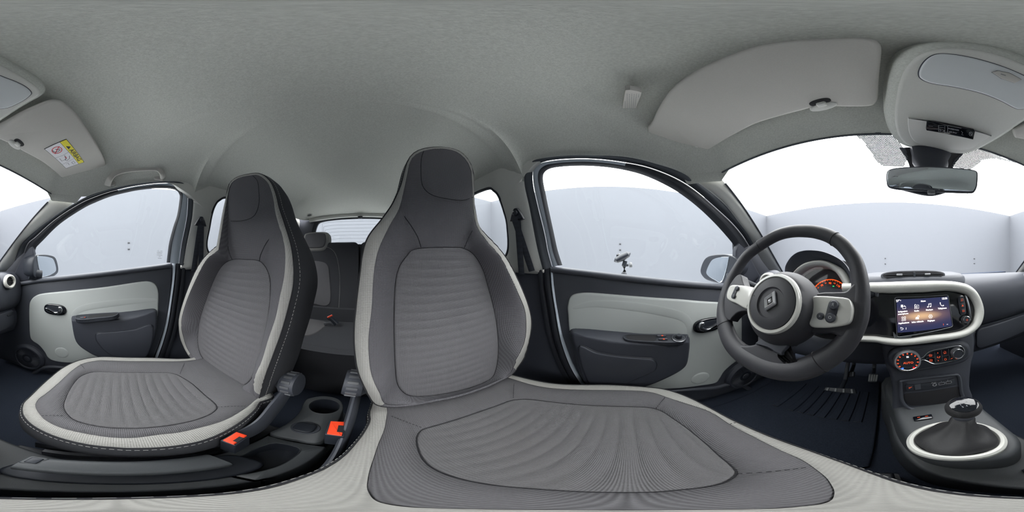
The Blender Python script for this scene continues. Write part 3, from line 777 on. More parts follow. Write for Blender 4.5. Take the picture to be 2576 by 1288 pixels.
    prof = [(0, 1.0), (.006, 1.006), (.03, 1.018), (.07, 1.02), (.11, 1.0), (.14, .95), (.155, .85), (.16, .5), (.16, .02)]
    Q = []
    for d, sc in prof:
        r = []
        for p in out:
            base = bf.at(0, .30, 0); dh = (p-base).dot(NB)
            q = p-NB*(d+dh*min(1, d/.10)); c_ = base-NB*d
            r.append(c_+(q-c_)*sc)
        Q.append(r)
    m = MB(); m.rings(Q); m.build('backrest_shell', M_side, s, 60)
    ln = [a.lerp(b, .45) for a, b in zip(Q[1], Q[2])]; ln.append(ln[0]); stitches(s, ln, V3((0, .7, .3)).normalized())
    m = MB(); m.sweep([p+NB*.0005 for p in out], .0016, closed=True, n=6, up=NB); m.build('piping', M_seamd, s)
    # headrest pad seam and shoulder seams drawn on the front surface (ray onto the built patch)
    for L, st in Bk['seams']:
        P = [bf.pt(a, b, of(bf.pt(a, b, 0).z, .014, .03)+.016*h_) for (a, b, h_) in L]
        P = spl(P, 6, False)
        m = MB(); m.sweep(P, .0012, .0012, up=NB, n=5); m.build('seam', M_seamd, s)
    return s, bf
s = 2.995
DRV = dict(xc=-.32,
  ins=[(1048,1105),(1060,1082),(1085,1073),(1140,1057),(1200,1037),(1255,1018),(1290,1006),(1330,1004),(1390,1011),(1480,1019),(1560,1022),(1625,1024),(1660,1032),(1690,1050),(1730,1078),(1775,1115),(1820,1155),(1845,1177),(1852,1192),(1825,1212),(1780,1224),(1700,1233),(1640,1238),(1500,1238),(1350,1230),(1240,1220),(1150,1202),(1090,1178),(1060,1148)],
  tri=[(1274,948),(1361,972),(1480,980),(1560,981),(1625,984),(1673,997),(1773,1030),(1837,1067),(1907,1104),(1974,1137),(2024,1160),(2071,1194),(2095,1225),(2097,1251),(2071,1267),(2007,1275),(1907,1281),(1650,1283.5),(1361,1282),(1094,1279),(994,1272),(950,1262),(930,1244),(923,1217),(932,1174),(950,1120),(967,1077),(974,1040)], triX=[(-.17,-.40),(-.32,-.43),(-.46,-.40)],
  out=[(933,1030),(932,1057),(917,1087),(897,1114),(860,1152),(820,1178),(745,1208),(559,1245),(373,1254),(186,1257),(0,1255),(2498,1252),(2375,1240),(2274,1219),(2188,1190),(2107,1160),(2024,1130),(1940,1100),(1857,1064),(1773,1020),(1707,990),(1640,975),(1528,968),(1394,965),(1327,953),(1287,943)], outX=[(-.49,-.42),(-.32,-.46),(-.15,-.42)],
  seams=[((1293,965),(1291,1004)),((985,1047),(1065,1077)),((1673,1000),(1650,1028)),((1852,1192),(2040,1174)),((1837,1067),(1858,1063))])
DRB = dict(pl=(-.35,-.46,-.13),
  ins=[(1024,643),(1036,630),(1059,624),(1108,622),(1148,622),(1168,625),(1193,641),(1215,678),(1230,728),(1245,787),(1253,847),(1254,892),(1248,931),(1236,953),(1194,973),(1137,988),(1077,997),(1034,997),(1010,983),(998,960),(994,920),(992,872),(991,797),(994,718),(1004,673)],
  tri=[(1108,373),(1070,378),(1045,389),(1031,408),(1024,440),(1017,474),(1004,524),(979,569),(952,628),(940,688),(935,772),(927,847),(928,902),(935,946),(954,989),(972,1018),(1030,1018),(1090,1008),(1150,996),(1210,977),(1250,960),(1282,941),(1302,902),(1320,862),(1325,827),(1322,782),(1307,743),(1282,688),(1258,643),(1223,603),(1199,564),(1190,514),(1189,474),(1188,440),(1183,420),(1170,398),(1146,380)],
  out=[(1108,370),(1066,374),(1040,386),(1025,407),(1016,437),(1009,464),(989,509),(962,549),(930,589),(914,628),(905,688),(895,772),(890,847),(897,922),(915,971),(942,1015),(975,1024),(1030,1021),(1090,1011),(1150,999),(1210,980),(1252,962),(1288,941),(1317,902),(1332,852),(1337,807),(1327,763),(1307,713),(1282,663),(1258,628),(1221,589),(1203,564),(1193,514),(1192,474),(1191,440),(1187,420),(1173,396),(1150,378)],
  seams=[([(1066,380,.1),(1060,400,.6),(1059,439,.9),(1064,469,1),(1084,489,1),(1118,499,1),(1163,504,.9),(1190,496,.2)],0),([(1007,532,.1),(1030,562,.7),(1050,595,.8),(1059,622,.1)],0),([(1200,562,.1),(1183,590,.6),(1168,624,.1)],0)])
PAS = dict(xc=.30,
  ins=[(160,1022),(165,1002),(175,980),(192,956),(209,943),(238,935),(290,936),(335,937),(380,937),(421,937),(441,941),(455,947),(485,966),(522,999),(540,1014),(546,1026),(537,1036),(522,1045),(485,1058),(410,1072),(335,1077),(261,1074),(194,1059),(170,1042)],
  tri=[(89,1022),(96,1004),(112,992),(168,943),(190,925),(209,914),(235,908),(268,906),(370,908),(481,906),(637,1010),(600,1038),(559,1059),(500,1076),(447,1088),(400,1093),(335,1101),(280,1100),(224,1092),(180,1083),(149,1074),(120,1060),(104,1047)], triK=10, triX=[(.42,-.36),(.30,-.38),(.15,-.34)],
  out=[(57,1033),(60,1015),(75,999),(110,965),(149,932),(180,914),(209,904),(240,899),(280,898),(380,900),(477,902),(655,1009),(640,1030),(596,1066),(522,1103),(447,1120),(335,1127),(280,1124),(224,1118),(149,1100),(105,1082),(78,1065),(62,1048)], outK=11, outX=[(.46,-.36),(.30,-.42),(.12,-.34)],
  seams=[((464,914),(453,941)),((212,927),(200,915)),((547,1024),(620,1022)),((105,1046),(165,1046))])
PAB = dict(pl=(-.32,-.48,-.155),
  ins=[(584,653),(619,653),(653,657),(673,683),(680,718),(677,777),(666,847),(648,912),(631,953),(609,970),(574,961),(534,931),(504,892),(497,857),(502,807),(519,753),(540,700),(559,668)],
  tri=[(630,441),(650,441),(673,459),(686,494),(693,539),(708,588),(716,628),(715,688),(703,748),(693,797),(673,857),(658,907),(641,946),(636,981),(640,1003),(600,980),(560,955),(520,928),(484,899),(465,867),(456,827),(457,797),(470,753),(494,698),(519,653),(549,628),(573,599),(577,564),(573,514),(577,469),(597,449)],
  out=[(630,437),(655,437),(678,454),(693,484),(703,524),(718,569),(733,618),(739,668),(738,718),(725,777),(708,837),(688,892),(668,946),(656,989),(645,1008),(600,985),(560,959),(520,931),(481,903),(457,862),(450,827),(451,797),(465,748),(489,688),(514,648),(549,616),(571,589),(574,564),(570,514),(574,469),(594,447)],
  seams=[([(636,442,.1),(647,455,.6),(651,480,.9),(651,514,1),(638,544,1),(609,555,1),(584,556,.5),(575,556,.1)],0),([(697,581,.1),(672,608,.7),(656,640,.7),(653,656,.1)],0),([(573,620,.1),(578,640,.5),(584,653,.1)],0)])
seatL, BFL = seat('large grey fabric driver seat with light trim, steering wheel in front of it', DRV, DRB, -1)
seatR, BFR = seat('grey fabric front passenger seat with light trim beside the passenger door', PAS, PAB, 1)
# recliner knobs and plastic side shields
def recl(s, sx, kx, ky, pxs, r=.042):
    # shield: a rounded wedge running along the seat's inner side
    m = MB()
    P = [V3(q) for q in pxs[0]]; P = spl(P, 6, False); n = len(P)
    m.sweep(P, [lerp(pxs[1], pxs[2], i/(n-1)) for i in range(n)], [.030+.02*math.sin(PI*i/(n-1)) for i in range(n)], up=(0, 0, 1), n=14); m.build('side_shield', M_dark, s)
    O = V3((kx, ky[0], ky[1])); A = V3((sx, .0, .12)).normalized()
    m = MB(); m.lathe(O, A, [(r*.5, -.03), (r*.8, -.012), (r*.96, -.006), (r, .002), (r, .030), (r*.93, .036), (.001, .037)], n=40); kb = m.build('recliner_knob', M_dark, s)
    X = A.orthogonal().normalized(); Y = A.cross(X); m = MB()
    for i in range(14):
        a = 2*PI*i/14; d = X*math.cos(a)+Y*math.sin(a)
        m.sweep([O+A*.004+d*r, O+A*.028+d*r], .0048, .0034, up=d, n=8, sq=3)
    m.build('knob_ridge', M_knob, kb)
recl(seatR, -1, .095, (-.375, -.425), ([(.095,-.40,-.45),(.085,-.30,-.49),(.075,-.22,-.53),(.085,-.12,-.56)], .014, .006))
recl(seatL, 1, -.092, (-.375, -.375), ([(-.085,-.40,-.42),(-.080,-.32,-.47),(-.078,-.24,-.51),(-.080,-.12,-.545)], .012, .006))

# ================================================================ rear seat
t = thing('rear_bench', 'dark fabric rear bench seat below the rear window', 'seat', (0, -1.1, -.7))
def pad(m, fr, P, h0, h1, b): m.slab(fr, P, h0, h1, b, 6)
BF = Fr((0, -1.115, -.38), (1, 0, 0), (0, -.10, 1)); BF.N = V3((0, 1, .10)).normalized()
for x0, x1 in ((.003-.03, .60), (-.60, -.033)):
    w = x1-x0; P = rrect((x0+x1)/2, .235, w-.006, .50, .035); m = MB(); pad(m, BF, P, -.12, 0, .02); b = m.build('backrest', M_side, t)
    xm = .31 if x0 > -.1 else -.33
    P = spl([(xm-.13, .03), (xm-.125, .25), (xm-.10, .325), (xm, .345), (xm+.10, .325), (xm+.125, .25), (xm+.13, .03), (xm, .02)], 6)
    m = MB(); m.slab(BF, P, -.01, .006, .006); q = m.build('backrest_insert', M_insb, b); q['label'] = 'lighter grey rear seat insert'
    P = [BF.at(a, b_, .003) for a, b_ in spl([(xm-.20, .01), (xm-.20, .25), (xm-.15, .42), (xm, .46), (xm+.15, .42), (xm+.20, .25), (xm+.20, .01)], 8, False)]
    stitches(b, P, BF.N, .009, .003, .0009, 'seam')
m = MB(); m.box((0, -1.25, -.16), (1.16, .03, .50)); m.build('gap_light_blocker', M_black, t)  # dark box added behind the split backrest to stop outside light showing through
CU = Fr((0, -.88, -.455), (1, 0, 0), (0, 1, .05))
if CU.N.z < 0: CU.N = -CU.N
m = MB(); pad(m, CU, rrect(0, 0, 1.18, .44, .05), -.13, 0, .03); c = m.build('cushion', M_side, t)
for xm in (.33, -.33):
    m = MB(); m.slab(CU, spl([(xm-.15, -.15), (xm-.165, -.05), (xm-.13, .10), (xm, .14), (xm+.13, .10), (xm+.15, -.15), (xm, -.17)], 6), -.01, .006, .006); q = m.build('cushion_insert', M_insc, c); q['label'] = 'lighter grey rear cushion insert'
m = MB(); m.slab(Fr((0, -1.09, -.42), (1, 0, 0), (0, 0, 1)), rrect(0, .0, 1.16, .10, .02), -.02, .03, .015); m.build('lower_roll', M_side, t)
m = MB(); m.slab(Fr((0, -.675, -.60), (1, 0, 0), (0, .1, 1)), rrect(0, 0, 1.14, .32, .03), -.03, .02, .015); m.build('front_panel', M_side, t)
for k, xm in ((0, .30), (1, -.33)):
    h = thing('rear_headrest', ('small grey rear headrest with light rim seen between the front seats', 'rear headrest behind the driver seat')[k], 'headrest', (xm, -1.17, .08), group='rear headrests')
    HF = Fr((xm, -1.15, .115), (1, 0, 0), (0, -.12, 1)); HF.N = V3((0, 1, .12)).normalized()
    m = MB(); m.slab(HF, spl([(-.105, .0), (-.098, .055), (-.07, .070), (0, .074), (.07, .070), (.098, .055), (.105, 0), (.09, -.055), (.06, -.078), (0, -.082), (-.06, -.078), (-.09, -.055)], 5), -.085, .0, .03, 6); m.build('headrest_rim', M_trb, h)
    m = MB(); m.slab(HF, spl([(-.085, .0), (-.08, .045), (-.055, .058), (0, .061), (.055, .058), (.08, .045), (.085, 0), (.075, -.04), (.05, -.055), (0, -.058), (-.05, -.055), (-.075, -.04)], 5), -.02, .008, .012, 5); m.build('headrest_pad', M_insb, h)
    for q in (-.03, .03): m = MB(); m.sweep([HF.at(q, -.07, -.04), HF.at(q, -.16, -.04)], .006, n=8); m.build('headrest_post', M_satin, h)
# rear belt buckle
t = thing('seat_belt_buckle', 'small rear seat belt buckle with a red button on the rear bench', 'buckle', hor(830, 800, 1.02))
a, b_ = hor(826, 800, 1.03), hor(848, 812, 1.0)
m = MB(); m.sweep([b_+V3((0, 0, -.01)), a.lerp(b_, .5)+V3((0, 0, .005)), a+V3((0, 0, .01))], .018, .012, n=10, sq=3.5); m.build('buckle_body', M_black, t)
m = MB(); m.sweep([hor(824, 799, 1.0), hor(836, 793, 1.0)], .004, .006, n=8); m.build('release_button', M_orange, t)
m = MB(); m.sweep([hor(815, 815, 1.0), hor(832, 813, 1.0)], .004, .010, n=8, sq=4); m.build('belt_tongue', M_satin, t)
# ================================================================ dashboard
dash = thing('dashboard', 'dark dashboard with cream trim loop across the front of the cabin', 'dashboard', (0, .6, -.2))
prof = [(.93, -.20), (.90, -.125), (.80, -.098), (.68, -.086), (.60, -.084), (.55, -.096), (.522, -.125), (.510, -.17), (.512, -.22), (.525, -.265), (.548, -.292), (.560, -.303), (.552, -.315), (.542, -.335), (.540, -.385), (.552, -.425), (.59, -.455), (.70, -.475), (.95, -.50)]
XS = [lerp(-.655, .655, i/40) for i in range(41)]
def dy(x, y, z):
    # the windscreen side follows the curve of the glass base; the ends sweep towards the doors
    f = max(0, min(1, (y-.55)/.35)); yy = y-f*.50*x*x
    return V3((x, yy+.02*0, z-.010*(abs(x)/.65)**4))
m = MB()
R = []
for x in XS: R.append([dy(x, y, z) for y, z in [tuple(q) for q in spl(prof, 4, False)]])
m.rings(R, closed=False); m.rings([R[0]], cap0=True); m.rings([R[-1]], cap0=True)
m.build('dash_body', M_dark2, dash, 60)
# shelf crease and glovebox lid on the passenger side
m = MB(); m.sweep([dy(lerp(.20, .64, i/12), .556, -.303) for i in range(13)], .012, .004, n=8); m.build('shelf_groove', M_black, dash)
GF = Fr((.42, .541, -.36), (1, 0, 0), (0, 0, 1)); GF.N = V3((0, -1, 0))
m = MB(); m.slab(GF, rrect(0, 0, .40, .105, .03), -.02, .007, .006); g = m.build('glovebox_lid', M_dark2, dash)
m = MB(); m.slab(GF, stadium(.17, .03, .035, .010, 24), .0, .011, .003); m.build('glovebox_latch', M_black, g)
# raised centre pod with the top air vent
CF = Fr((0, .46, -.15), (1, 0, 0), (0, .35, 1)); 
if CF.N.y > 0: CF.N = -CF.N
P = []
m = MB(); R = []
for t, zz, sh in ((0, -.10, 1.12), (.3, -.080, 1.08), (.7, -.070, 1.0), (1, -.066, .9)):
    R.append([V3((x*sh+0.0, .60+(y)*sh, zz)) for x, y in stadium(-.01, 0, .185, .085, 48, 0, 2.6)])
m.rings(R, cap1=True); q = m.build('vent_pod', M_dark, dash)
vf = Fr((-.01, .548, -.066), (1, 0, 0), (0, .62, .78)); vf.N = V3((0, -.78, .62))
a0, b0 = ony(2221, 690, .53), ony(2372, 690, .53); vc = (a0+b0)/2; vw = (b0-a0).length/2
vf = Fr((vc.x, .525, vc.z-.002), (1, 0, 0), (0, .25, 1)); 
if vf.N.y > 0: vf.N = -vf.N
m = MB(); m.slab(vf, stadium(0, 0, vw+.007, .0175, 48, 0, 2.6), -.07, .001, .004); m.build('vent_surround', M_dark, dash)
m = MB(); m.slab(vf, stadium(0, 0, vw, .0125, 48, 0, 2.6), .0, .002, .0006); v = m.build('air_vent', M_ink, dash)
for k, z in enumerate((-.004, .003)):
    m = MB(); m.slab(vf, rrect(0, z, vw*1.86, .0016, .0006), .001, .006, .0005); m.build('vent_slat', M_black, v)
for x in (-vw*.48, vw*.43):
    m = MB(); m.slab(vf, rrect(x, .002, .020, .005, .002), .004, .010, .002); m.build('vent_tab', M_satin, v)
m = MB(); m.slab(vf, rrect(0, 0, .006, .020, .002), .002, .007, .001); m.build('vent_tab', M_black, v)
# cream loop
o_ = [(2120,712),(2190,710),(2240,708.5),(2280,707),(2330,706),(2358,705.5),(2402,708),(2436,717),(2458,736),(2471,765),(2474,792),(2465,819),(2443,839),(2414,851),(2358,860),(2291,868),(2257,869.6),(2224,866),(2201,861.5),(2150,859)]
i_ = [(2120,736),(2190,736),(2240,737),(2280,736.6),(2330,734.5),(2358,732.5),(2390,731),(2422,735.5),(2443,747),(2455,768),(2457,788),(2450,812),(2434,827),(2408,836),(2340,844.5),(2285,852),(2250,852.5),(2218,849.5),(2196,847),(2150,846)]
HH = .030
O2, I2 = spl(CF.pts(o_, HH*.5), 6, False), spl(CF.pts(i_, HH*.7), 6, False)
m = MB(); R = []
for t, h in ((-.03, -.04), (0, .010), (.06, .020), (.2, .027), (.45, .031), (.7, .030), (.9, .025), (.98, .018), (1, .006), (1, -.01)):
    R.append([CF.at(lerp(a[0], b[0], t), lerp(a[1], b[1], t), h) for a, b in zip(O2, I2)])
m.rings(R, closed=False); lp = m.build('cream_surround', M_cream, dash, 60); lp['label'] = 'cream plastic loop around the screen panel'
dm = MB()
for L_ in ([(a, b) for a, b in zip(O2, I2)],):
    n = len(L_)
    for i in range(8, n-4, 1):
        for tt in (.44, .50):
            a, b = L_[i]; cc = (lerp(a[0], b[0], tt), lerp(a[1], b[1], tt)); dm.lathe(CF.at(cc[0], cc[1], .0300), CF.N, [(.0019, 0), (.0013, .0008), (.0001, .0010)], n=6)
dm.build('embossed_dot', M_cream, lp, kind='stuff')
# piano-black panel
P = I2+[CF.px(2100, 846, .005), CF.px(2100, 737, .005)]
m = MB(); m.slab(CF, [tuple(p) for p in P], -.03, .008, .003); pn = m.build('gloss_panel', M_piano, dash)
# ---- touchscreen
scr = thing('touchscreen', 'lit touchscreen showing menu icons in the centre of the dashboard', 'screen', CF.pt(2322, 795, .01))
B = CF.pts([(2250,747),(2386,741),(2398,822),(2256,849)], .018)
def quad(q, k=6, r=.06):
    out = []
    for i in range(4):
        a, b, c = q[i-1], q[i], q[(i+1) % 4]
        p = [lerp(b[j], a[j], r) for j in (0, 1)]; s_ = [lerp(b[j], c[j], r) for j in (0, 1)]
        for t in range(k+1):
            t /= k; out.append(tuple((1-t)**2*p[j]+2*t*(1-t)*b[j]+t*t*s_[j] for j in (0, 1)))
    return out
QB = quad(B)
m = MB(); m.slab(CF, QB, .0085, .018, .003); m.build('screen_housing', M_piano, scr)
m = MB(); m.frame(CF, QB, .0014, .015, .0188, .0004); m.build('screen_rim', M_satin, scr)
MS = bpy.data.materials.new('screen_picture'); MS.use_nodes = True; nt = MS.node_tree; nt.nodes.clear(); Nn = nt.nodes
Sq = CF.pts([(2255,753),(2384.5,746),(2395,820),(2258,837)], .0185)
sc_c = CF.at(sum(q[0] for q in Sq)/4, sum(q[1] for q in Sq)/4, .0185)
tc = Nn.new('ShaderNodeTexCoord'); sp = Nn.new('ShaderNodeSeparateXYZ'); nt.links.new(tc.outputs['Generated'], sp.inputs[0])
def mn(op, a, b=None, v=None, c=None):
    q = Nn.new('ShaderNodeMath'); q.operation = op
    nt.links.new(a, q.inputs[0])
    if b is not None: nt.links.new(b, q.inputs[1])
    if v is not None: q.inputs[1].default_value = v
    return q.outputs[0]
# glow band: gaussian in height, fading to the sides
dz = mn('SUBTRACT', sp.outputs[2], v=.47); dx = mn('SUBTRACT', sp.outputs[0], v=.45)
e1 = mn('MULTIPLY', mn('MULTIPLY', dz, dz), v=-34); e2 = mn('MULTIPLY', mn('MULTIPLY', dx, dx), v=-5)
gl = mn('EXPONENT', mn('ADD', e1, e2))
cr_ = Nn.new('ShaderNodeValToRGB'); nt.links.new(gl, cr_.inputs[0]); el = cr_.color_ramp.elements
el[0].position = 0; el[0].color = (*srgb((48, 52, 82)), 1); el[1].position = 1; el[1].color = (*srgb((208, 170, 132)), 1)
q_ = el.new(.45); q_.color = (*srgb((104, 84, 92)), 1)
em = Nn.new('ShaderNodeEmission'); nt.links.new(cr_.outputs[0], em.inputs[0]); em.inputs[1].default_value = .8
ou = Nn.new('ShaderNodeOutputMaterial'); nt.links.new(em.outputs[0], ou.inputs[0])
m = MB(); m.slab(CF, quad(Sq, 4, .02), .0176, .0186); m.build('display', MS, scr, None)
def tpx(s_, px, py, ph, mt=M_scrtxt, par=scr, fr=CF, h=.0189, ang=-6, align='CENTER', bold=.0002, sx=1.0, name='lettering'):
    """text whose cap height spans ph picture rows, baseline turned by ang picture degrees"""
    a = math.radians(ang); u, v = fr.px(px, py, h); u1, v1 = fr.px(px+20*math.cos(a), py+20*math.sin(a)*1, h)
    ut, vt = fr.px(px, py-ph, h)
    hh = math.hypot(ut-u, vt-v)
    return text(s_, fr, u, v, h, hh*1.38, mt, par, math.atan2(v1-v, u1-u), align, bold, sx, name)
for s_, a, b, ph in (('27°', 2259, 757, 5.2), ('Menu', 2322.5, 757.5, 4.0), ('15:56', 2376, 751, 5), ('Intégration', 2271, 783.5, 3.9), ('smartphone', 2272, 789.5, 3.9), ('Radio', 2306, 782, 3.9),
                     ('Musique', 2338, 779.3, 3.9), ('Téléphone', 2370.5, 775.7, 3.9), ('Applications', 2273.5, 812.5, 3.9), ('Infos véhicule', 2308.5, 809.6, 3.9), ('Réglages', 2342.5, 806.5, 3.9), ('...', 2383, 814.5, 4), ('c', 2265.5, 755.5, 3)):
    tpx(s_, a, b, ph, sx=.95)
def icon(parts, par=scr, mt=M_scrtxt, fr=CF, h=.0189, name='icon'):
    m = MB()
    for P, w in parts:
        if w: 
            pts = [fr.pt(a, b, h) for a, b in P]; m.sweep(pts, w, .0002, up=fr.N, n=4)
        else: m.slab(fr, fr.pts(P, h), h-.0003, h+.0003)
    return m.build(name, mt, par, None)
def R4(x, y, w, h, k=-.1): return [(x-w, y-h-k*-w*1), (x+w, y-h+k*w), (x+w, y+h+k*w), (x-w, y+h-k*w)]
def clo(P): return P+[P[0]]
W_ = .0005
icon([(R4(2269, 770, 2.6, 3), 0), (clo(R4(2274.5, 774, 4, 2.6)), W_), ([(2274, 768), (2277, 770)], W_)])
icon([(clo(R4(2306, 772, 5.2, 4.2)), W_), ([(2301, 768), (2302.5, 765)], W_), (clo([(2306+2*math.cos(t), 772+2*math.sin(t)) for t in [k*PI/4 for k in range(8)]]), W_), ([(2303, 774), (2303, 771)], W_)])
icon([([(2336, 772), (2336, 764), (2342.5, 763), (2342.5, 771)], W_), ([(2336, 766), (2342.5, 765)], W_), ([(2334+1.8*math.cos(k*PI/4), 772+1.6*math.sin(k*PI/4)) for k in range(8)], 0), ([(2340.6+1.8*math.cos(k*PI/4), 771+1.6*math.sin(k*PI/4)) for k in range(8)], 0)])
icon([([(2364.5, 762), (2366, 766), (2369, 769), (2373.5, 769.5)], W_*1.6), ([(2364.3, 761), (2366.5, 763)], W_*2.2), ([(2372, 767.5), (2374.5, 769)], W_*2.2)])
icon([(clo(R4(x, y, 1.7, 1.9)), W_) for x, y in ((2270.6, 799.4), (2276.4, 798.8), (2270.8, 805.4), (2276.6, 804.6))])
icon([([(2303, 803), (2303.4, 799.5), (2305, 797.5), (2308, 797.3), (2311, 799), (2312, 803)], 0), (clo([(2310.5+2.3*math.cos(k*PI/4), 795.6+2.3*math.sin(k*PI/4)) for k in range(8)]), W_)])
icon([(clo([(2341+(5 if k % 2 == 0 else 3.9)*math.cos(k*PI/6), 796+(5 if k % 2 == 0 else 3.9)*math.sin(k*PI/6)) for k in range(12)]), W_), (clo([(2341+1.6*math.cos(k*PI/4), 796+1.6*math.sin(k*PI/4)) for k in range(8)]), W_)])
icon([([(2266, 825), (2270.5, 825), (2272.5, 827), (2270.5, 829.5), (2266, 830)], W_), ([(2264.5, 825), (2267, 822.8), (2267, 827)], 0), ([(2279.5, 824), (2279.3, 829)], W_)])
icon([([(2373.3, 814), (2373.6, 818.5)], W_)], mt=M_amb)
# button column and volume knob on the gloss panel
b1 = CF.pts([(2411,747),(2427,744),(2432,790),(2419,794)], .016)
m = MB(); m.slab(CF, quad(b1, 6, .25), .006, .016, .004); bt = m.build('button_block', M_dark, pn)
for k, (P, sym) in enumerate(((((2413.5,750),(2424.5,748),(2426,760),(2415.5,762)), 'd'), (((2415.7,763.5),(2426.3,761.5),(2427.6,774),(2417.6,776)), 'a'), (((2418,777.5),(2428,775.5),(2429.5,787),(2420,789.5)), 'm'))):
    m = MB(); m.slab(CF, quad(CF.pts(P, .018), 4, .12), .014, .018, .001); bb = m.build('push_button', M_black, pn)
    cx_, cy_ = sum(p[0] for p in P)/4, sum(p[1] for p in P)/4
    if sym == 'a': L_ = [([(cx_-2.6, cy_+2.2), (cx_+2.6, cy_+1.7), (cx_-.2, cy_-3)], 0)]
    elif sym == 'm': L_ = [(clo(R4(cx_, cy_, 2.6, 1.7)), .0004), ([(cx_-2, cy_), (cx_+2, cy_-.3)], .0004)]
    else: L_ = [(clo(R4(cx_+.6, cy_-.6, 2, 2.2)), .0004), ([(cx_-2.2, cy_+2.6), (cx_, cy_+1)], .0005)]
    icon(L_, pn, M_red, CF, .0183, 'button_symbol')
def knob(px, py, fr, r, h0, h1, par, ringm=M_chrome, face=M_black, n=36, name='rotary_knob'):
    u, v = fr.px(px, py, h1); O = fr.at(u, v, 0)
    m = MB(); m.lathe(O, fr.N, [(r*1.1, h0), (r*1.06, h0+.3*(h1-h0)), (r, h1-.002), (r*.95, h1)], n=n); k = m.build(name, M_satin if ringm is M_chrome else ringm, par)
    m = MB(); m.lathe(O, fr.N, [(r*.98, h1-.0015), (r*.99, h1+.001), (r*.86, h1+.0015), (r*.80, h1-.001)], n=n); m.build('knob_ring', ringm, par)
    m = MB(); m.lathe(O, fr.N, [(r*.84, h1-.001), (r*.80, h1+.0004), (.0001, h1+.0004)], n=n); m.build('knob_face', face, par)
    return O, k
knob(2432, 804, CF, .0115, .006, .022, pn)
icon([([(2433+1.7*math.cos(t), 805+2.0*math.sin(t)) for t in [-.9+k*.6 for k in range(9)]], .0004), ([(2433, 802), (2433, 804.5)], .0004)], pn, M_red, CF, .0230, 'button_symbol')
icon([([(2415.5, 807), (2415.5, 812)], .0006), ([(2414, 809.5), (2417, 809.5)], .0006)], pn, M_prt, CF, .0085, 'panel_mark')
# chrome accents on the gloss panel: a bright bar below the screen and a blade beside the buttons
m = MB(); m.slab(CF, CF.pts([(2246,835),(2250,836),(2258,848),(2294,845),(2292,850),(2250,853)], .012), .006, .012, .002); m.build('gloss_accent', M_satin, pn)
m = MB(); P = CF.pts([(2428,744),(2434,746),(2441,770),(2445,800),(2444,806),(2440,800),(2436,775)], .014); m.slab(CF, spl(P, 4), .006, .014, .003); m.build('gloss_accent', M_satin, pn)
# ---- climate panel
cl = thing('climate_panel', 'oval heating control panel with two chrome-ringed dials under the cream trim', 'control panel', CF.pt(2340, 897, .02))
P = spl(CF.pts([(2236,915),(2233,898),(2244,882),(2270,874),(2330,868),(2400,858),(2425,857),(2441,868),(2446,888),(2438,905),(2415,917),(2360,928),(2304,938),(2267,937),(2246,928)], .022), 5)
m = MB(); R = []
m.slab(CF, P, -.06, .022, .014, 6); ho = m.build('panel_housing', M_dark2, cl)
P2 = spl(CF.pts([(2246,912),(2244,898),(2254,888),(2280,880),(2335,874),(2400,865),(2418,865),(2432,873),(2436,888),(2430,900),(2412,909),(2358,920),(2304,930),(2270,928),(2254,922)], .0225), 5)
m = MB(); m.slab(CF, P2, .018, .0235, .002); m.build('panel_face', M_black, cl)
bow = [(2252,906),(2255,894),(2267,885),(2282,883),(2299,888),(2309,897),(2316,901),(2324,897),(2334,887),(2349,881),(2370,877),(2398,871),(2416,870.5),(2425,879),(2425.6,891),(2418,900),(2394,908),(2360,915),(2345,914),(2332,908),(2323,905),(2316,906),(2309,911),(2300,922),(2284,928),(2266,923),(2255,915)]
Pb = spl([CF.pt(a, b, .0245) for a, b in bow], 6)
m = MB(); m.sweep(Pb, .0011, .0014, up=CF.N, closed=True, n=8); m.build('chrome_outline', M_chrome, cl)
P3 = spl(CF.pts([(2326,900),(2337,890),(2350,884),(2370,880),(2398,874),(2414,873.5),(2422,880),(2422,890),(2416,898),(2394,905),(2360,912),(2346,911),(2334,905)], .0245), 4)
m = MB(); m.slab(CF, P3, .022, .0246, .0008); kp = m.build('key_pad', M_piano, cl)
m = MB()
for a, b in (((2351,886),(2353,911)),((2368,881),(2371,907)),((2386,878),(2389,905))): m.sweep([CF.pt(*a, .0248), CF.pt(*b, .0248)], .0006, .0003, up=CF.N, n=4)
m.sweep([CF.pt(2330, 901, .0248), CF.pt(2352, 899, .0248)], .0006, .0003, up=CF.N, n=4); m.sweep([CF.pt(2370, 896, .0248), CF.pt(2387, 893.5, .0248)], .0006, .0003, up=CF.N, n=4)
m.build('key_gap', M_dark, kp)['kind'] = 'stuff'
def sym(L_, par=cl, h=.0249, mt=M_red): return icon(L_, par, mt, CF, h, 'key_symbol')
for x, y in ((2341, 894.5), (2342, 907)): sym([(clo(R4(x, y, 3.2, 2.2)), .0005), ([(x-1.5, y-1), (x-1, y+1.5)], .0004), ([(x+1, y-1), (x+1.5, y+1.5)], .0004)])
sym([([(2358, 889), (2360.5, 889), (2359, 886)], 0)]); sym([([(2359, 906), (2361.5, 906), (2360.4, 909)], 0)])
sym([([(2357, 899), (2360, 900), (2363, 900.5), (2365, 896)], .0007), ([(2358, 897), (2359, 898)], .0009), ([(2362, 897), (2365, 897.5)], .0006)])
sym([([(2373, 886), (2376, 888.5), (2380, 885), (2380, 889), (2374, 890)], .0005), ([(2375, 884), (2379, 884)], .0004)])
sym([(clo([(2378.5+2.6*math.cos(k*PI/4), 904+2.4*math.sin(k*PI/4)) for k in range(8)]), .0005)])
sym([([(2392, 903), (2396, 901)], .0007)]); sym([([(2405, 902.5), (2407, 902)], .0009)])
O, kk_ = knob(2283.7, 909.6, CF, .0315, .020, .036, cl, n=48)
u0, v0 = CF.px(2283.7, 909.6, .036)
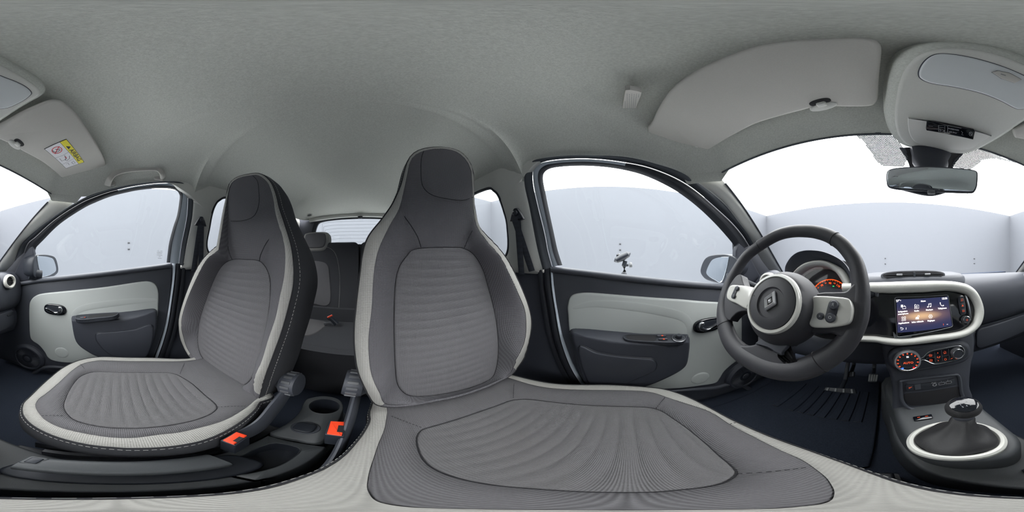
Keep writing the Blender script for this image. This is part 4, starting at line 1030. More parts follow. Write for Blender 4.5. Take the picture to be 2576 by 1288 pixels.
for k in range(11):
    a = math.radians(215-25*k); uu, vv = u0+.0235*math.cos(a), v0+.0235*math.sin(a)
    m = MB(); m.slab(CF, rrect(uu, vv, .0042, .0036, .0012, a), .0362, .0371); m.build('dial_mark', M_red, cl, None)
for a, mt in ((237, emitm('blue_backlight', (60, 110, 255), 1.2)), (303, emitm('deep_red_backlight', (235, 30, 40), 1.0))):
    a = math.radians(a); m = MB(); m.slab(CF, rrect(u0+.0235*math.cos(a), v0+.0235*math.sin(a), .005, .004, .0015), .0362, .0371); m.build('dial_mark', mt, cl, None)
text('AUTO', CF, u0+.001, v0-.004, .0372, .0085, M_red, cl, 0, bold=.0003)
text('22', CF, u0, v0+.014, .0372, .006, M_scrtxt, cl, 0, bold=.0002)
m = MB(); m.lathe(CF.at(u0, v0, 0), CF.N, [(.0185, .0366), (.019, .0374), (.0175, .0374)], n=40); m.build('dial_circle', M_dark, cl)
knob(2411, 890, CF, .0155, .022, .040, cl)
# ---- storage shelf with sockets, edged by a rounded rim
st = thing('storage_shelf', 'black open shelf with socket strip below the heating controls', 'shelf', CF.pt(2345, 985, 0))
rim_ = [(2267,966),(2272,959),(2330,951),(2398,944),(2412,946),(2417,958),(2420,985),(2424,1003),(2405,1017),(2379,1022),(2330,1028),(2305,1030),(2288,1028),(2274,1017),(2268,1000)]
m = MB(); Pq = spl(CF.pts(rim_, .010), 5); m.slab(CF, Pq, -.05, .004, .003); m.build('shelf_back', M_dark2, st)
m = MB(); m.sweep([CF.at(u, v, .006) for u, v in Pq], .0045, .006, up=CF.N, closed=True, n=10); m.build('shelf_rim', M_dark, st)
m = MB(); P = spl(CF.pts([(2275,992),(2310,988),(2408,973),(2414,985),(2414,998),(2402,1010),(2378,1015),(2310,1021),(2290,1020),(2278,1010)], .006), 4); m.slab(CF, P, .0, .0048, .0005); m.build('shelf_pocket', M_ink, st)
m = MB(); m.slab(CF, quad(CF.pts([(2277,969),(2401,951.5),(2405,968),(2280,985)], .008), 4, .05), .002, .009, .001); sk = m.build('socket_strip', M_black, st)
m = MB(); m.slab(CF, quad(CF.pts([(2300,968),(2316,966),(2317,979.5),(2302,981)], .0105), 3, .06), .008, .0105, .0008); m.build('blank_plug', M_dark, sk)
m = MB(); m.slab(CF, quad(CF.pts([(2281,971),(2299,968.5),(2300.5,981.5),(2283,984)], .0105), 3, .06), .008, .0100, .0008); m.build('push_button', M_black, sk)
icon([([(2286, 975), (2291, 974.5), (2294, 973.5)], .0007), ([(2286, 977), (2290, 977)], .0006)], sk, M_red, CF, .0108, 'button_symbol')
for (a, b, w, h) in ((2369,965,.0155,.0085), (2386.5,962,.0155,.0085)):
    u, v = CF.px(a, b, .009); m = MB(); m.frame(CF, rrect(u, v, w, h, .002), .0008, .0088, .0096, .0002); m.build('socket_outline', M_prt, sk)
    m = MB(); m.slab(CF, rrect(u, v, w*.7, h*.5, .0005), .0085, .0094); m.build('usb_socket', M_ink, sk)
u, v = CF.px(2351, 968, .009); m = MB(); m.lathe(CF.at(u, v, .009), CF.N, [(.005, 0), (.0052, .0008), (.0038, .0008), (.0034, -.001)], n=20); m.build('jack_socket', M_prt, sk)
tpx('AUX', 2349, 963, 3, M_prt, sk, CF, .0094, -8, bold=0)
tpx('1', 2368, 959.5, 2.4, M_prt, sk, CF, .0094, -8, bold=0); tpx('2', 2384, 957, 2.4, M_prt, sk, CF, .0094, -8, bold=0)
# centre stack filling between dash and console
cs = MB(); Q = CF
P = spl([(-.115, -.10), (-.118, -.17), (-.105, -.22), (-.098, -.30), (-.094, -.36), (.0, -.372), (.085, -.36), (.092, -.30), (.112, -.22), (.132, -.17), (.13, -.10), (0, -.09)], 5)
cs.slab(CF, P, -.12, .001, .012, 4); cs.build('centre_stack', M_dark2, dash)
# end air vents
def endvent(s, px, py, rx, yy):
    c = ony(px, py, yy); nrm = V3((-s*.25, -1, .12)).normalized(); f = Fr(c, V3((1, -s*.25, 0)), (0, .12, 1)); f.N = nrm
    m = MB(); m.lathe(c, nrm, [(rx*1.05, -.03), (rx*1.12, -.004), (rx*1.05, .006), (rx*.86, .010), (rx*.72, .006), (rx*.68, -.004)], n=36); a = m.build('vent_ring', M_gloss, dash)
    m = MB(); m.lathe(c, nrm, [(rx*.70, -.006), (.0001, -.006)], n=36); m.build('vent_throat', M_ink, a)
    for k in (-.25, .2):
        m = MB(); m.sweep([f.at(x*rx*.66, k*rx+.004*(1-x*x), -.001) for x in (-.95, -.5, 0, .5, .95)], .004, .0012, up=f.V, n=8); m.build('vent_slat', M_satin if k > 0 else M_black, a)
    m = MB(); m.lathe(c-nrm*.005, nrm, [(rx*1.45, -.05), (rx*1.3, -.012), (rx*1.1, -.002)], n=36); m.build('vent_housing', M_dark2, dash)
endvent(1, 25, 708, .033, .497); endvent(-1, 1932, 709, .034, .485)
# ---- instrument cluster
ic = thing('instrument_cluster', 'hooded speedometer with glowing orange scale behind the steering wheel', 'instrument', (-.33, .5, -.06))
DF = Fr((-.33, .50, -.06), (1, 0, 0), (0, .30, 1)); 
if DF.N.y > 0: DF.N = -DF.N
DF2 = Fr((-.33, .545, -.06), (1, 0, 0), (0, .30, 1)); DF2.N = DF.N
ro = DF.pts([(1990,697),(1996,687),(2010,672),(2028,661),(2053,655),(2078,656),(2103,666),(2126.5,681),(2138,699),(2143,714),(2139,726),(2134,740)], .0)
ri = DF.pts([(2004,700),(2009,690),(2022,680),(2041,671.6),(2065.6,669.7),(2084,673.4),(2103,686),(2115,703),(2121,714),(2127,724),(2132,733),(2134,742)], -.004)
RO, RI = spl(ro, 6, False), spl(ri, 6, False)
m = MB(); R = []
for t, h in ((0, -.05), (0, -.004), (.12, .008), (.45, .014), (.8, .010), (1, -.004), (1.0, -.05)): R.append([DF.at(lerp(a[0], b[0], t), lerp(a[1], b[1], t), h) for a, b in zip(RO, RI)])
m.rings(R, closed=False); m.build('cluster_ring', M_cream, ic, 60)
hd_o = DF.pts([(1974,690),(1976,670),(1988,650),(2003.5,637.5),(2022,632),(2041,631),(2065.6,633.7),(2090,642),(2109,652),(2124,664),(2136,682),(2146,706)], .034)
HO = spl(hd_o, 6, False)
# the hood: a brow from the ring's outer edge out towards the driver, with an outer skin going back to the dash
m = MB(); R = []
for t, h in ((0, .0), (.35, .010), (.8, .026), (1, .034)):
    R.append([DF.at(lerp(a[0], b[0], t), lerp(a[1], b[1], t), h) for a, b in zip(RO, HO)])
for h, o_s in ((.0345, .002), (.030, .004), (.0, .004), (-.06, -.004), (-.12, -.02)):
    Q = [(a, b) for a, b in HO]; cxx, czz = -.0, -.05
    R.append([DF.at(a, b+o_s, h) for a, b in Q])
m.rings(R, closed=False); m.build('cluster_hood', M_dark2, ic, 50)
u0, v0 = DF2.px(2086, 752, 0)
pa, pb_, pc = [V3((*DF2.px(*q, 0), 0)) for q in ((2053, 719), (2088, 703), (2131, 730))]
# circle through three picture points
ax, ay, bx, by, cx_, cy_ = pa.x, pa.y, pb_.x, pb_.y, pc.x, pc.y
dd = 2*(ax*(by-cy_)+bx*(cy_-ay)+cx_*(ay-by))
ux = ((ax*ax+ay*ay)*(by-cy_)+(bx*bx+by*by)*(cy_-ay)+(cx_*cx_+cy_*cy_)*(ay-by))/dd
uy = ((ax*ax+ay*ay)*(cx_-bx)+(bx*bx+by*by)*(ax-cx_)+(cx_*cx_+cy_*cy_)*(bx-ax))/dd
rr = math.hypot(ax-ux, ay-uy)
m = MB(); m.lathe(DF2.at(ux, uy, -.006), DF2.N, [(rr*2.1, 0), (.0001, 0)], n=48); df_ = m.build('dial_backing', M_ink, ic)
m = MB(); m.lathe(DF2.at(ux, uy, -.003), DF2.N, [(rr*1.03, 0), (rr*.98, .002), (.0001, .002)], n=64); dl = m.build('speedometer_dial', M_black, ic)
m = MB(); m.lathe(DF2.at(ux, uy, 0), DF2.N, [(rr*1.02, -.001), (rr*1.015, .001), (rr*.985, .001), (rr*.98, -.001)], n=96); m.build('scale_ring', M_amb, ic)
lab = ['10', '30', '50', '70', '90', '110', '130', '150', '170']
for i in range(17):
    a = math.radians(222-16.2*i)
    if i % 2 == 0:
        text(lab[i//2], DF2, ux+rr*.80*math.cos(a), uy+rr*.80*math.sin(a), .0015, rr*.145, M_amb, ic, a-PI/2, bold=.0002)
    else:
        text(str(10+10*i), DF2, ux+rr*.83*math.cos(a), uy+rr*.83*math.sin(a), .0015, rr*.085, M_amb, ic, a-PI/2)
m = MB()
for i in range(33):
    a = math.radians(222-8.1*i); c, s_ = math.cos(a), math.sin(a)
    m.sweep([DF2.at(ux+rr*.925*c, uy+rr*.925*s_, .001), DF2.at(ux+rr*.985*c, uy+rr*.985*s_, .001)], .0006, .0003, up=DF2.N, n=4)
m.build('scale_tick', M_amb, ic)['kind'] = 'stuff'
gu, gv = DF2.px(2096.5, 720, .001); m = MB(); m.slab(DF2, stadium(gu, gv, .0032, .0016, 12), .0, .0018); m.build('indicator_lamp', emitm('green_lamp', (30, 215, 110), 1.0), ic, None)
gl_ = MB(); gl_.slab(DF, [(a, b) for a, b in RI], -.012, -.011); gl_.build('cluster_glass', glassm('cluster_glass', (.96, .96, .97), .008), ic, None)
# ================================================================ steering wheel
WF = Fr((-.336, .26, -.10), (1, 0, 0), (0, .45, 1)); WF.N = V3((0, -.912, .410))
sw = thing('steering_wheel', 'charcoal leather steering wheel with cream-ringed hub and diamond emblem', 'steering wheel', WF.at(0, 0, 0))
outer = [(2039.5,568),(2074,573),(2101.6,583),(2130,601),(2152,624),(2170,650),(2182,685),(2190,733),(2189,791),(2180,825),(2165,858),(2140,892),(2098,925),(2047,951),(1993,960),(1935,951),(1888,931),(1845,900),(1818,861),(1807,811),(1810,764),(1826,712),(1847,675),(1874,637),(1908,609),(1952,582),(1993,570)]
OW = spl(WF.pts(outer, 0), 5); OW = [(p.x, p.y) for p in resamp(OW, 150)]
CWp = inset(OW, .0150); CWp = [(p.x, p.y) for p in resamp(CWp, 150)]
def rimw(i):
    u, v = CWp[i]; a = math.degrees(math.atan2(v+.0, u))
    w = .0148
    for c, wd, am in ((-40, 26, .004), (-140, 26, .006), (-90, 50, .007), (178, 18, .003), (2, 18, .003)):
        d = (a-c+180) % 360-180; w += am*math.exp(-(d/wd)**2)
    return w
wr = [rimw(i) for i in range(150)]
cpt = []
for i, (u, v) in enumerate(CWp):
    L_ = math.hypot(u, v); k = (wr[i]-.0148); cpt.append(WF.at(u-u/L_*k, v-v/L_*k, 0))
m = MB(); m.sweep(cpt, wr, .0150, up=WF.N, closed=True, n=18); m.build('rim', M_leather, sw, 70)
for (a, b) in ((1909, 612), (2108, 588), (1822, 812), (2085, 934)):
    u, v = WF.px(a, b, .008); i = min(range(150), key=lambda j: (CWp[j][0]-u)**2+(CWp[j][1]-v)**2)
    T_ = (cpt[(i+1) % 150]-cpt[i-1]).normalized(); U_ = WF.N; W3 = T_.cross(U_).normalized()
    P = [cpt[i]+W3*(wr[i]+.0004)*math.cos(t)+U_*(.0154)*math.sin(t) for t in [2*PI*k/28 for k in range(28)]]
    m = MB(); m.sweep(P, .0008, closed=True, n=5, up=T_); m.build('rim_seam', M_ink, sw)
# hub dome
hu, hv = WF.px(1972, 778, .0)
def dome(prof, name, mt, par, n=48, off=(0, 0), sm=60):
    m = MB(); R = []
    for r, h, k in prof: R.append([WF.at(hu+off[0]*k+r*math.cos(2*PI*i/n), hv+off[1]*k+r*.98*math.sin(2*PI*i/n), h) for i in range(n)])
    m.rings(R, cap1=True); return m.build(name, mt, par, sm)
du, dv = WF.px(1940, 762, .058); OFF = (du-hu, dv-hv)
dome([(.060, -.045, 0), (.074, -.02, 0), (.078, .0, 0), (.0765, .012, .12), (.071, .027, .42), (.061, .044, .8), (.053, .054, 1)], 'hub_cover', M_leather, sw, off=OFF)
m = MB(); C0 = WF.at(du, dv, 0)
m.lathe(C0, WF.N, [(.0535, .050), (.0535, .056), (.0515, .060), (.0475, .060), (.0455, .057), (.0455, .052)], n=56); m.build('hub_ring', M_gloss, sw)['label'] = 'glossy cream ring around the hub'
m = MB(); m.lathe(C0, WF.N, [(.0462, .054), (.045, .059), (.036, .0615), (.0275, .062), (.0265, .0595), (.0255, .0585), (.0001, .0590)], n=56); pd = m.build('airbag_pad', M_leather, sw, 40)
m = MB(); m.lathe(C0, WF.N, [(.0262, .058), (.0272, .0612), (.0285, .0618)], n=48); m.build('pad_groove', M_black, pd)
# diamond emblem, turned with the wheel
eu, ev = WF.px(1935, 756, .064); tA = math.radians(-12)
def dia(w, h, cu=eu, cv=ev): 
    pts = [(0, h), (w*.55, h*.42), (w, 0), (w*.55, -h*.42)]
    pts = [(0, h), (w, h*.06), (w, -h*.06), (0, -h), (-w, -h*.06), (-w, h*.06)]
    return [(cu+a*math.cos(tA)-b*math.sin(tA), cv+a*math.sin(tA)+b*math.cos(tA)) for a, b in pts]
A1, A2, A3 = dia(.0125, .0185), dia(.0095, .0145), dia(.0062, .0092)
m = MB(); m.rings([[WF.at(a, b, h) for a, b in Q] for Q, h in ((A1, .059), (A1, .0625), (A2, .0665), (A3, .0625), (A3, .059))]); em_ = m.build('emblem', M_embl, sw, 15)
m = MB(); m.slab(WF, dia(.0068, .0098), .059, .0615); m.build('emblem_recess', M_ink, em_, None)
m = MB(); a2 = dia(.0032, .0046); m.rings([[WF.at(a, b, h) for a, b in Q] for Q, h in ((a2, .0612), (a2, .063), (dia(.0014, .002), .0648))], cap1=True); m.build('emblem_core', M_embl, em_, 15)
for s_, a, b, sz in (('SRP', 1918.5, 803.5, 5), ('AIRBAG', 1918, 810, 3)):
    u, v = WF.px(a, b, .0605); text(s_, WF, u, v, .0609, .0075 if s_ == 'SRP' else .0042, M_ink, pd, tA*0, name='embossed_lettering')
for a, b in ((1900, 745), (1982, 761)):
    u, v = WF.px(a, b, .060); m = MB(); m.sweep([WF.at(u-.004, v+.001, .0608), WF.at(u+.004, v-.001, .0605)], .0007, n=5, up=WF.N); m.build('horn_mark', M_ink, pd)
# spokes: webs and cream switch pads
def web(P, h0, h1, b, name, mt, par=sw, hh=None, st=5):
    m = MB(); m.slab(WF, [tuple(p) for p in spl(WF.pts(P, h1 if hh is None else hh), 5)], h0, h1, b, st); return m.build(name, mt, par, 50)
web([(2020,752),(2061,736),(2100,734),(2127,732),(2143,717),(2160,700),(2176,740),(2176,800),(2150,860),(2118,852),(2100,842),(2080,838),(2040,836),(2015,815)], -.012, .0135, .005, 'spoke', M_leather)
web([(1905,736),(1876,722),(1868,708),(1862,690),(1846,700),(1824,740),(1822,790),(1834,806),(1842,798),(1856,786),(1878,783),(1905,790)], -.012, .0135, .003, 'spoke', M_leather)
web([(1912,840),(1900,865),(1862,868),(1836,850),(1830,880),(1880,925),(1940,945),(2010,945),(2020,925),(1990,922),(1972,905),(1962,893),(1975,880),(1990,860)], -.016, .010, .005, 'spoke', M_leather)
sp_ = web([(1915,851),(1899,866),(1930,876),(1962,894),(1968,886),(1981,869),(1960,850),(1935,838)], -.01, .018, .003, 'spoke_cover', M_dark)
rp_ = web([(2045,745),(2038,760),(2032,790),(2031,805),(2039.5,822),(2065,825),(2090,824),(2125,818),(2138,808),(2143,790),(2144,772),(2137,753),(2124,748),(2109,746.5),(2075,744)], .010, .031, .004, 'switch_pad', M_gloss)
lp_ = web([(1838,717),(1829,732),(1827,748),(1834,756),(1850,763),(1877,777),(1884,765),(1896,738),(1902,726),(1886,720),(1862,717)], .006, .023, .004, 'switch_pad', M_gloss)
def capsule(c0, c1, r, fr, h, par, name, mt):
    (u0, v0), (u1, v1) = fr.px(*c0, h), fr.px(*c1, h); a = math.atan2(v1-v0, u1-u0); P = []
    for k in range(13): t = a-PI/2+PI*k/12; P.append((u1+r*math.cos(t), v1+r*math.sin(t)))
    for k in range(13): t = a+PI/2+PI*k/12; P.append((u0+r*math.cos(t), v0+r*math.sin(t)))
    m = MB(); m.slab(fr, P, h-.006, h, .002); return m.build(name, mt, par)
capsule((2088, 799), (2096, 767), .0086, WF, .0325, rp_, 'switch_cradle', M_black)
for c, r, s_ in (((2096, 767), .0078, 'R'), ((2088, 799), .0078, 'O')):
    u, v = WF.px(*c, .036); m = MB(); m.lathe(WF.at(u, v, .030), WF.N, [(r, 0), (r, .004), (r*.8, .0062), (.0001, .0068)], n=24); m.build('push_button', M_dark, rp_); text(s_, WF, u, v, .0372, .0065, M_prt, rp_, -.1, bold=.0001)
u, v = WF.px(2062, 795, .035); m = MB(); m.lathe(WF.at(u, v, .029), WF.N, [(.0058, 0), (.0058, .004), (.0045, .0055), (.0001, .006)], n=22); m.build('push_button', M_dark, rp_); text('»', WF, u, v, .0354, .006, M_prt, rp_, -.1)
capsule((1843.5, 744.5), (1852, 725), .0068, WF, .0245, lp_, 'switch_cradle', M_black)
for c, s_ in (((1852, 725), '+'), ((1843.5, 744.5), '-')):
    u, v = WF.px(*c, .028); m = MB(); m.lathe(WF.at(u, v, .022), WF.N, [(.0058, 0), (.0058, .004), (.0045, .0055), (.0001, .006)], n=22); m.build('push_button', M_dark, lp_); text(s_, WF, u, v, .0284, .005, M_grey, lp_)
# column and stalks
col = thing('steering_column', 'dark steering column shroud with stalks behind the wheel', 'steering column', (-.335, .40, -.16))
m = MB(); d_ = -WF.N; P0 = WF.at(.0, -.01, -.04)
m.rings([[P0+d_*t+WF.U*(a*k)+WF.V*(b*k) for a, b in stadium(0, 0, .062, .050, 28, 0, 2.8)] for t, k in ((0, .9), (.01, 1), (.09, 1.08), (.26, 1.1))], cap0=True, cap1=True); m.build('column_shroud', M_dark2, col)
tip = hor(2207, 737, .47)
base = WF.at(.05, .03, -.06)
m = MB(); m.sweep([base, base.lerp(tip, .5)+V3((0, 0, .004)), tip-V3((.012, 0, 0)), tip], [.008, .009, .0125, .0125], [.007, .008, .0115, .0115], n=14); sk_ = m.build('wiper_stalk', M_black, col)
m = MB(); m.lathe(tip, V3((.75, -.6, .1)), [(.0118, -.004), (.0118, .004), (.0105, .006), (.0001, .006)], n=24, cap0=True); m.build('stalk_tip', M_satin, col)
m = MB(); m.sweep([WF.at(-.05, .03, -.06), WF.at(-.12, .04, -.055), WF.at(-.165, .045, -.05)], [.008, .009, .012], n=12); m.build('light_stalk', M_black, col)

# ================================================================ centre console, gear lever, handbrake
con = thing('centre_console', 'low dark plastic console between the front seats', 'console', (0, 0, -.78))
ZC = -.57
L1 = [(-.115,.62),(-.108,.40),(-.104,.30),(-.095,.22),(-.088,.165),(-.078,.115),(-.062,.06),(-.052,.01),(-.048,-.07),(-.052,-.20),(-.056,-.33),(-.054,-.42),(-.04,-.455),(0,-.465)]
P = [(p[0], p[1]) for p in spl(L1+[(-x, y) for x, y in L1[::-1][1:]], 4)]
GZ = Fr((0, 0, 0), (1, 0, 0), (0, 1, 0))
F_ = [(x, max(y, -.088)) for x, y in P]; F_ = [q for i, q in enumerate(F_) if i == 0 or math.dist(q, F_[i-1]) > .002]
m = MB(); m.slab(GZ, F_, -.775, ZC, .008, 4); cb_ = m.build('console_body', M_deck, con)
m = MB(); m.slab(GZ, [(x, min(y, -.06)) for x, y in P if y < .05], -.775, -.66, .004, 4); m.build('console_base', M_black, con)
def hollow(outl, hole, zt, depth, name, mt, k=.92):
    c_ = (sum(q[0] for q in hole)/len(hole), sum(q[1] for q in hole)/len(hole)); n = 120
    O_, H_ = polar(outl, c_, n), polar(hole, c_, n); I_ = inset(O_, .003)
    def sc(q, f): return (c_[0]+(q[0]-c_[0])*f, c_[1]+(q[1]-c_[1])*f)
    R = [[V3((*q, -.70)) for q in O_], [V3((*q, zt-.003)) for q in O_], [V3((*q, zt)) for q in I_], [V3((*sc(q, 1.07), zt)) for q in H_], [V3((*sc(q, 1.03), zt+.0015)) for q in H_], [V3((*q, zt-.002)) for q in H_]]
    m = MB(); m.rings(R); o = m.build(name, mt, con, 50)
    m = MB(); m.rings([[V3((*q, zt-.002)) for q in H_], [V3((*sc(q, k), zt-depth)) for q in H_]], cap1=True); w_ = m.build(name+'_well', M_black, con, 30)
    return o
# gear deck
D1 = [(-.095,.50),(-.092,.34),(-.084,.25),(-.074,.20),(-.060,.160),(-.035,.132),(0,.118)]
P = D1+[(-x-.02*0, y) for x, y in D1[::-1][1:]]; P = [(p[0]-.008, p[1]) for p in spl(P, 4)]
m = MB(); m.slab(GZ, P, -.60, -.468, .016, 5); gd = m.build('gear_deck', M_deck, con)
# seat heating switches
m = MB(); P = [tuple(onz(a, b, -.464))[:2] for a, b in ((2296,1048),(2344,1041),(2347,1052),(2300,1059))]; m.slab(GZ, quad(P, 5, .12), -.470, -.4635, .002); sw_ = m.build('switch_strip', M_piano, gd)
for a, b in ((2311, 1050), (2331, 1047)):
    pts = [onz(a-3.5, b+.5, -.4632), onz(a+3.5, b-.5, -.4632)]; m = MB(); m.sweep(pts, .0012, .0004, n=5); m.build('switch_symbol', M_red, gd)
# tunnel details: rear cup holder plate, tray, lid
m = MB(); P = [tuple(onz(a, b, -.565))[:2] for a, b in ((676,1090),(715,1070),(743,1048),(757,1030),(766,1010),(780,1001),(815,996),(850,1003),(863,1022),(858,1045),(845,1070),(827,1092),(799,1115),(740,1105))]
c = onz(816, 1021, -.562); rc = .040
hollow(spl(P, 4), [(c.x+rc*math.cos(2*PI*k/48), c.y+rc*math.sin(2*PI*k/48)) for k in range(48)], -.564, .07, 'cup_holder', M_deck)
c = onz(766, 1076, -.560); m = MB(); m.slab(GZ, rrect(c.x, c.y, .044, .040, .012), -.566, -.555, .003); m.build('socket_lid', M_black, con)
m = MB(); m.slab(GZ, stadium(c.x-.001, c.y-.002, .030, .027, 32), -.566, -.5605, .002); m.build('socket_lid_surround', M_dark, con)
P = [tuple(onz(a, b, -.568))[:2] for a, b in ((604,1148),(640,1130),(685,1115),(720,1118),(750,1127),(752,1137),(735,1152),(699,1172),(650,1186),(604,1194),(520,1197),(510,1175))]
Pt = spl(P, 5)
TO = [(x, min(max(y, -.232), -.084)) for x, y in [(p[0], p[1]) for p in spl(L1+[(-x, y) for x, y in L1[::-1][1:]], 4)] if -.26 < y < -.05]
hollow(TO, [(max(-.036, min(.040, q[0])), min(q[1], -.094)) for q in Pt], -.5685, .05, 'console_tray', M_deck)
# gear lever
gl = thing('gear_lever', 'black gear lever with glossy shift pattern cap and leather boot in a cream ring', 'gear lever', (-.02, .19, -.468))
ring = [onz(a, b, -.452) for a, b in ((2307,1092),(2312,1072),(2335,1056),(2375,1047),(2425,1045),(2465,1056),(2495,1074),(2508,1098),(2500,1115),(2470,1130),(2408,1137),(2350,1125),(2322,1110))]
rc_ = sum(ring, V3())/len(ring); rad = .064
rc_ = V3((-.026, .196, -.455))
m = MB(); m.lathe(rc_, (0, 0, 1), [(rad*1.03, -.014), (rad*1.04, .002), (rad*.98, .007), (rad*.90, .006), (rad*.84, .000), (rad*.83, -.006)], n=60); rg = m.build('boot_ring', M_cream, gl); rg['label'] = 'cream ring at the foot of the leather boot'
top = onz(2424, 1046, -.385)
m = MB(); R = []; n = 56
for t, r, lift in ((0, rad*.86, .002), (.08, rad*.82, .010), (.22, rad*.62, .010), (.42, rad*.45, .012), (.65, rad*.33, .016), (.85, .020, .016), (1, .016, .0)):
    cc = rc_.lerp(top, t)
    R.append([cc+V3(((r*(1+.045*math.sin(5*a+1.5*t)*(1-t))*math.cos(a)), r*(1+.05*math.sin(5*a+1.5*t)*(1-t))*math.sin(a), lift*(1-t)+.005*math.sin(4*a+2)*math.sin(PI*t))) for a in [2*PI*k/n for k in range(n)]])
m.rings(R, cap1=True); m.build('leather_boot', M_boot, gl, 80)
kc = onz(2424, 1024, -.345)
ax_ = V3((.0, -.10, 1)).normalized()
m = MB(); m.lathe(top, (kc-top), [(.0175, -.006), (.0185, .004), (.0165, .008), (.013, .010), (.011, .03)], n=28); m.build('lever_collar', M_dark, gl)
kc = kc-ax_*.004
m = MB(); m.lathe(kc, ax_, [(.014, -.030), (.022, -.020), (.0295, -.006), (.0305, .004), (.028, .012), (.024, .017), (.022, .017)], n=44, cap0=True); kn = m.build('gear_knob', M_boot, gl)
m = MB(); m.lathe(kc, ax_, [(.0240, .0145), (.0235, .0185), (.0215, .0195), (.014, .0215), (.0001, .0225)], n=44); cp = m.build('knob_cap', M_piano, gl); cp['label'] = 'glossy cap printed with the shift pattern'
KF = Fr(kc+ax_*.0222, (1, 0, 0), ax_.cross(V3((1, 0, 0)))); KF.N = ax_
if KF.V.y < 0: KF.V = -KF.V
m = MB()
for x in (-.007, 0, .007): m.sweep([KF.at(x, .008, -.0004), KF.at(x, -.004, -.0003)] if x < .006 else [KF.at(x, .008, -.0006), KF.at(x, -.004, -.0005)], .0006, .0003, n=4)
m.sweep([KF.at(-.007, .002, 0), KF.at(.007, .002, 0)], .0006, .0003, n=4)
m.build('shift_pattern', M_grey, cp)['kind'] = 'stuff'
for s_, x, y in (('1', -.007, .0115), ('3', 0, .0115), ('5', .007, .0115), ('2', -.007, -.0085), ('4', 0, -.0085), ('R', .007, -.0085)):
    text(s_, KF, x, y, -.0003-.0008*(abs(y) > .01), .0055, M_grey, gl, 0, bold=.0001)
# handbrake
hb = thing('handbrake', 'long dark handbrake lever with square release button lying along the console', 'handbrake', (.015, 0, -.55))
P = [V3((.022,-.10,-.535)), V3((.020,-.05,-.520)), V3((.017,.02,-.505)), V3((.013,.06,-.500)), V3((.010,.085,-.502))]
m = MB(); P = spl(P, 6, False); m.sweep(P, [lerp(.024, .021, i/(len(P)-1)) for i in range(len(P))], [.016]*len(P), n=18, sq=3.2); m.build('handbrake_grip', M_deck, hb)
c = onz(86, 1160, -.490); m = MB(); m.slab(GZ, rrect(c.x, c.y, .028, .024, .006), -.500, -.484, .004); bz_ = m.build('grip_end', M_deck, hb)
m = MB(); m.slab(GZ, rrect(c.x, c.y, .018, .014, .002), -.486, -.4815, .002); m.build('release_button', M_black, hb)
m = MB(); m.slab(GZ, spl([(-.022,-.12),(-.024,0),(-.016,.09),(.02,.10),(.044,.08),(.046,-.02),(.044,-.12),(.01,-.14)], 4), -.575, -.560, .006); m.build('handbrake_base', M_black, hb)
# ---- front belt buckles
def buckle(lb, p, d, w, up=(0, 0, 1)):
    t = thing('seat_belt_buckle', lb, 'buckle', p, group='seat belt buckles'); d = V3(d).normalized(); s_ = d.cross(V3(up)).normalized(); 
    f = Fr(p, s_, s_.cross(d)); f.N = d
    m = MB(); f0 = Fr(V3(p), s_, f.V); f0.N = d; m.slab(f0, rrect(0, 0, w+.008, .026, .005), -.075, .0, .003); m.build('buckle_body', M_black, t)
    m = MB(); m.slab(f0, rrect(0, .0, w, .018, .003), -.005, .0035, .002); m.build('release_button', M_orange, t)
    m = MB(); m.slab(f0, rrect(w*.12, .0105, w*.55, .004, .001), .0, .0045, .0008); m.build('tongue_slot', M_ink, t)
    m = MB(); m.sweep([V3(p)-d*.07, V3(p)-d*.13], .012, .006, up=f.V, n=10, sq=3); m.build('buckle_stem', M_black, t)
pb = onz(845, 1078, -.455); pa_ = onz(590, 1103, -.455)
def flatbuckle(lb, quadpx, z, tilt, ug):
    t = thing('seat_belt_buckle', lb, 'buckle', (0, 0, 0), group='seat belt buckles')
    pts = [onz(a, b, z) for a, b in quadpx]; c = sum(pts, V3())/4; t.location = c
    U = (pts[1]-pts[0]).normalized(); Vv = (pts[3]-pts[0]); f = Fr(c, U, Vv)
    if f.N.z < 0: f.N = -f.N
    Q = [((p-c).dot(f.U), (p-c).dot(f.V)) for p in pts]
    m = MB(); m.slab(f, quad(inset(Q, -.004), 4, .08), -.07, .0, .003); m.build('buckle_body', M_black, t)
    m = MB(); m.slab(f, quad(Q, 4, .06), -.004, .003, .0015); m.build('release_button', M_orange, t)
    a, b, c_, d_ = Q
    sl = [tuple(lerp(a[j], b[j], .62)*(1-k)+lerp(d_[j], c_[j], .62)*k for j in (0, 1)) for k in (.30, .78)]
    sr = [tuple(lerp(a[j], b[j], 1.02)*(1-k)+lerp(d_[j], c_[j], 1.02)*k for j in (0, 1)) for k in (.78, .30)]
    m = MB(); m.slab(f, sl+sr, .0, .0038); m.build('tongue_slot', M_ink, t, None)
    m = MB(); m.sweep([f.at(0, 0, -.06), f.at(0, 0, -.06)+V3((-.01 if c.x < 0 else .01, 0, -.07))], .014, .007, n=10, sq=3); m.build('buckle_stem', M_black, t)
flatbuckle('orange seat belt buckle beside the driver seat', [(832,1060),(867,1062),(860,1097),(822,1092)], -.455, 0, 0)
flatbuckle('orange seat belt buckle beside the passenger seat', [(595,1087),(622,1096),(588,1119),(560,1108)], -.475, 0, 0)
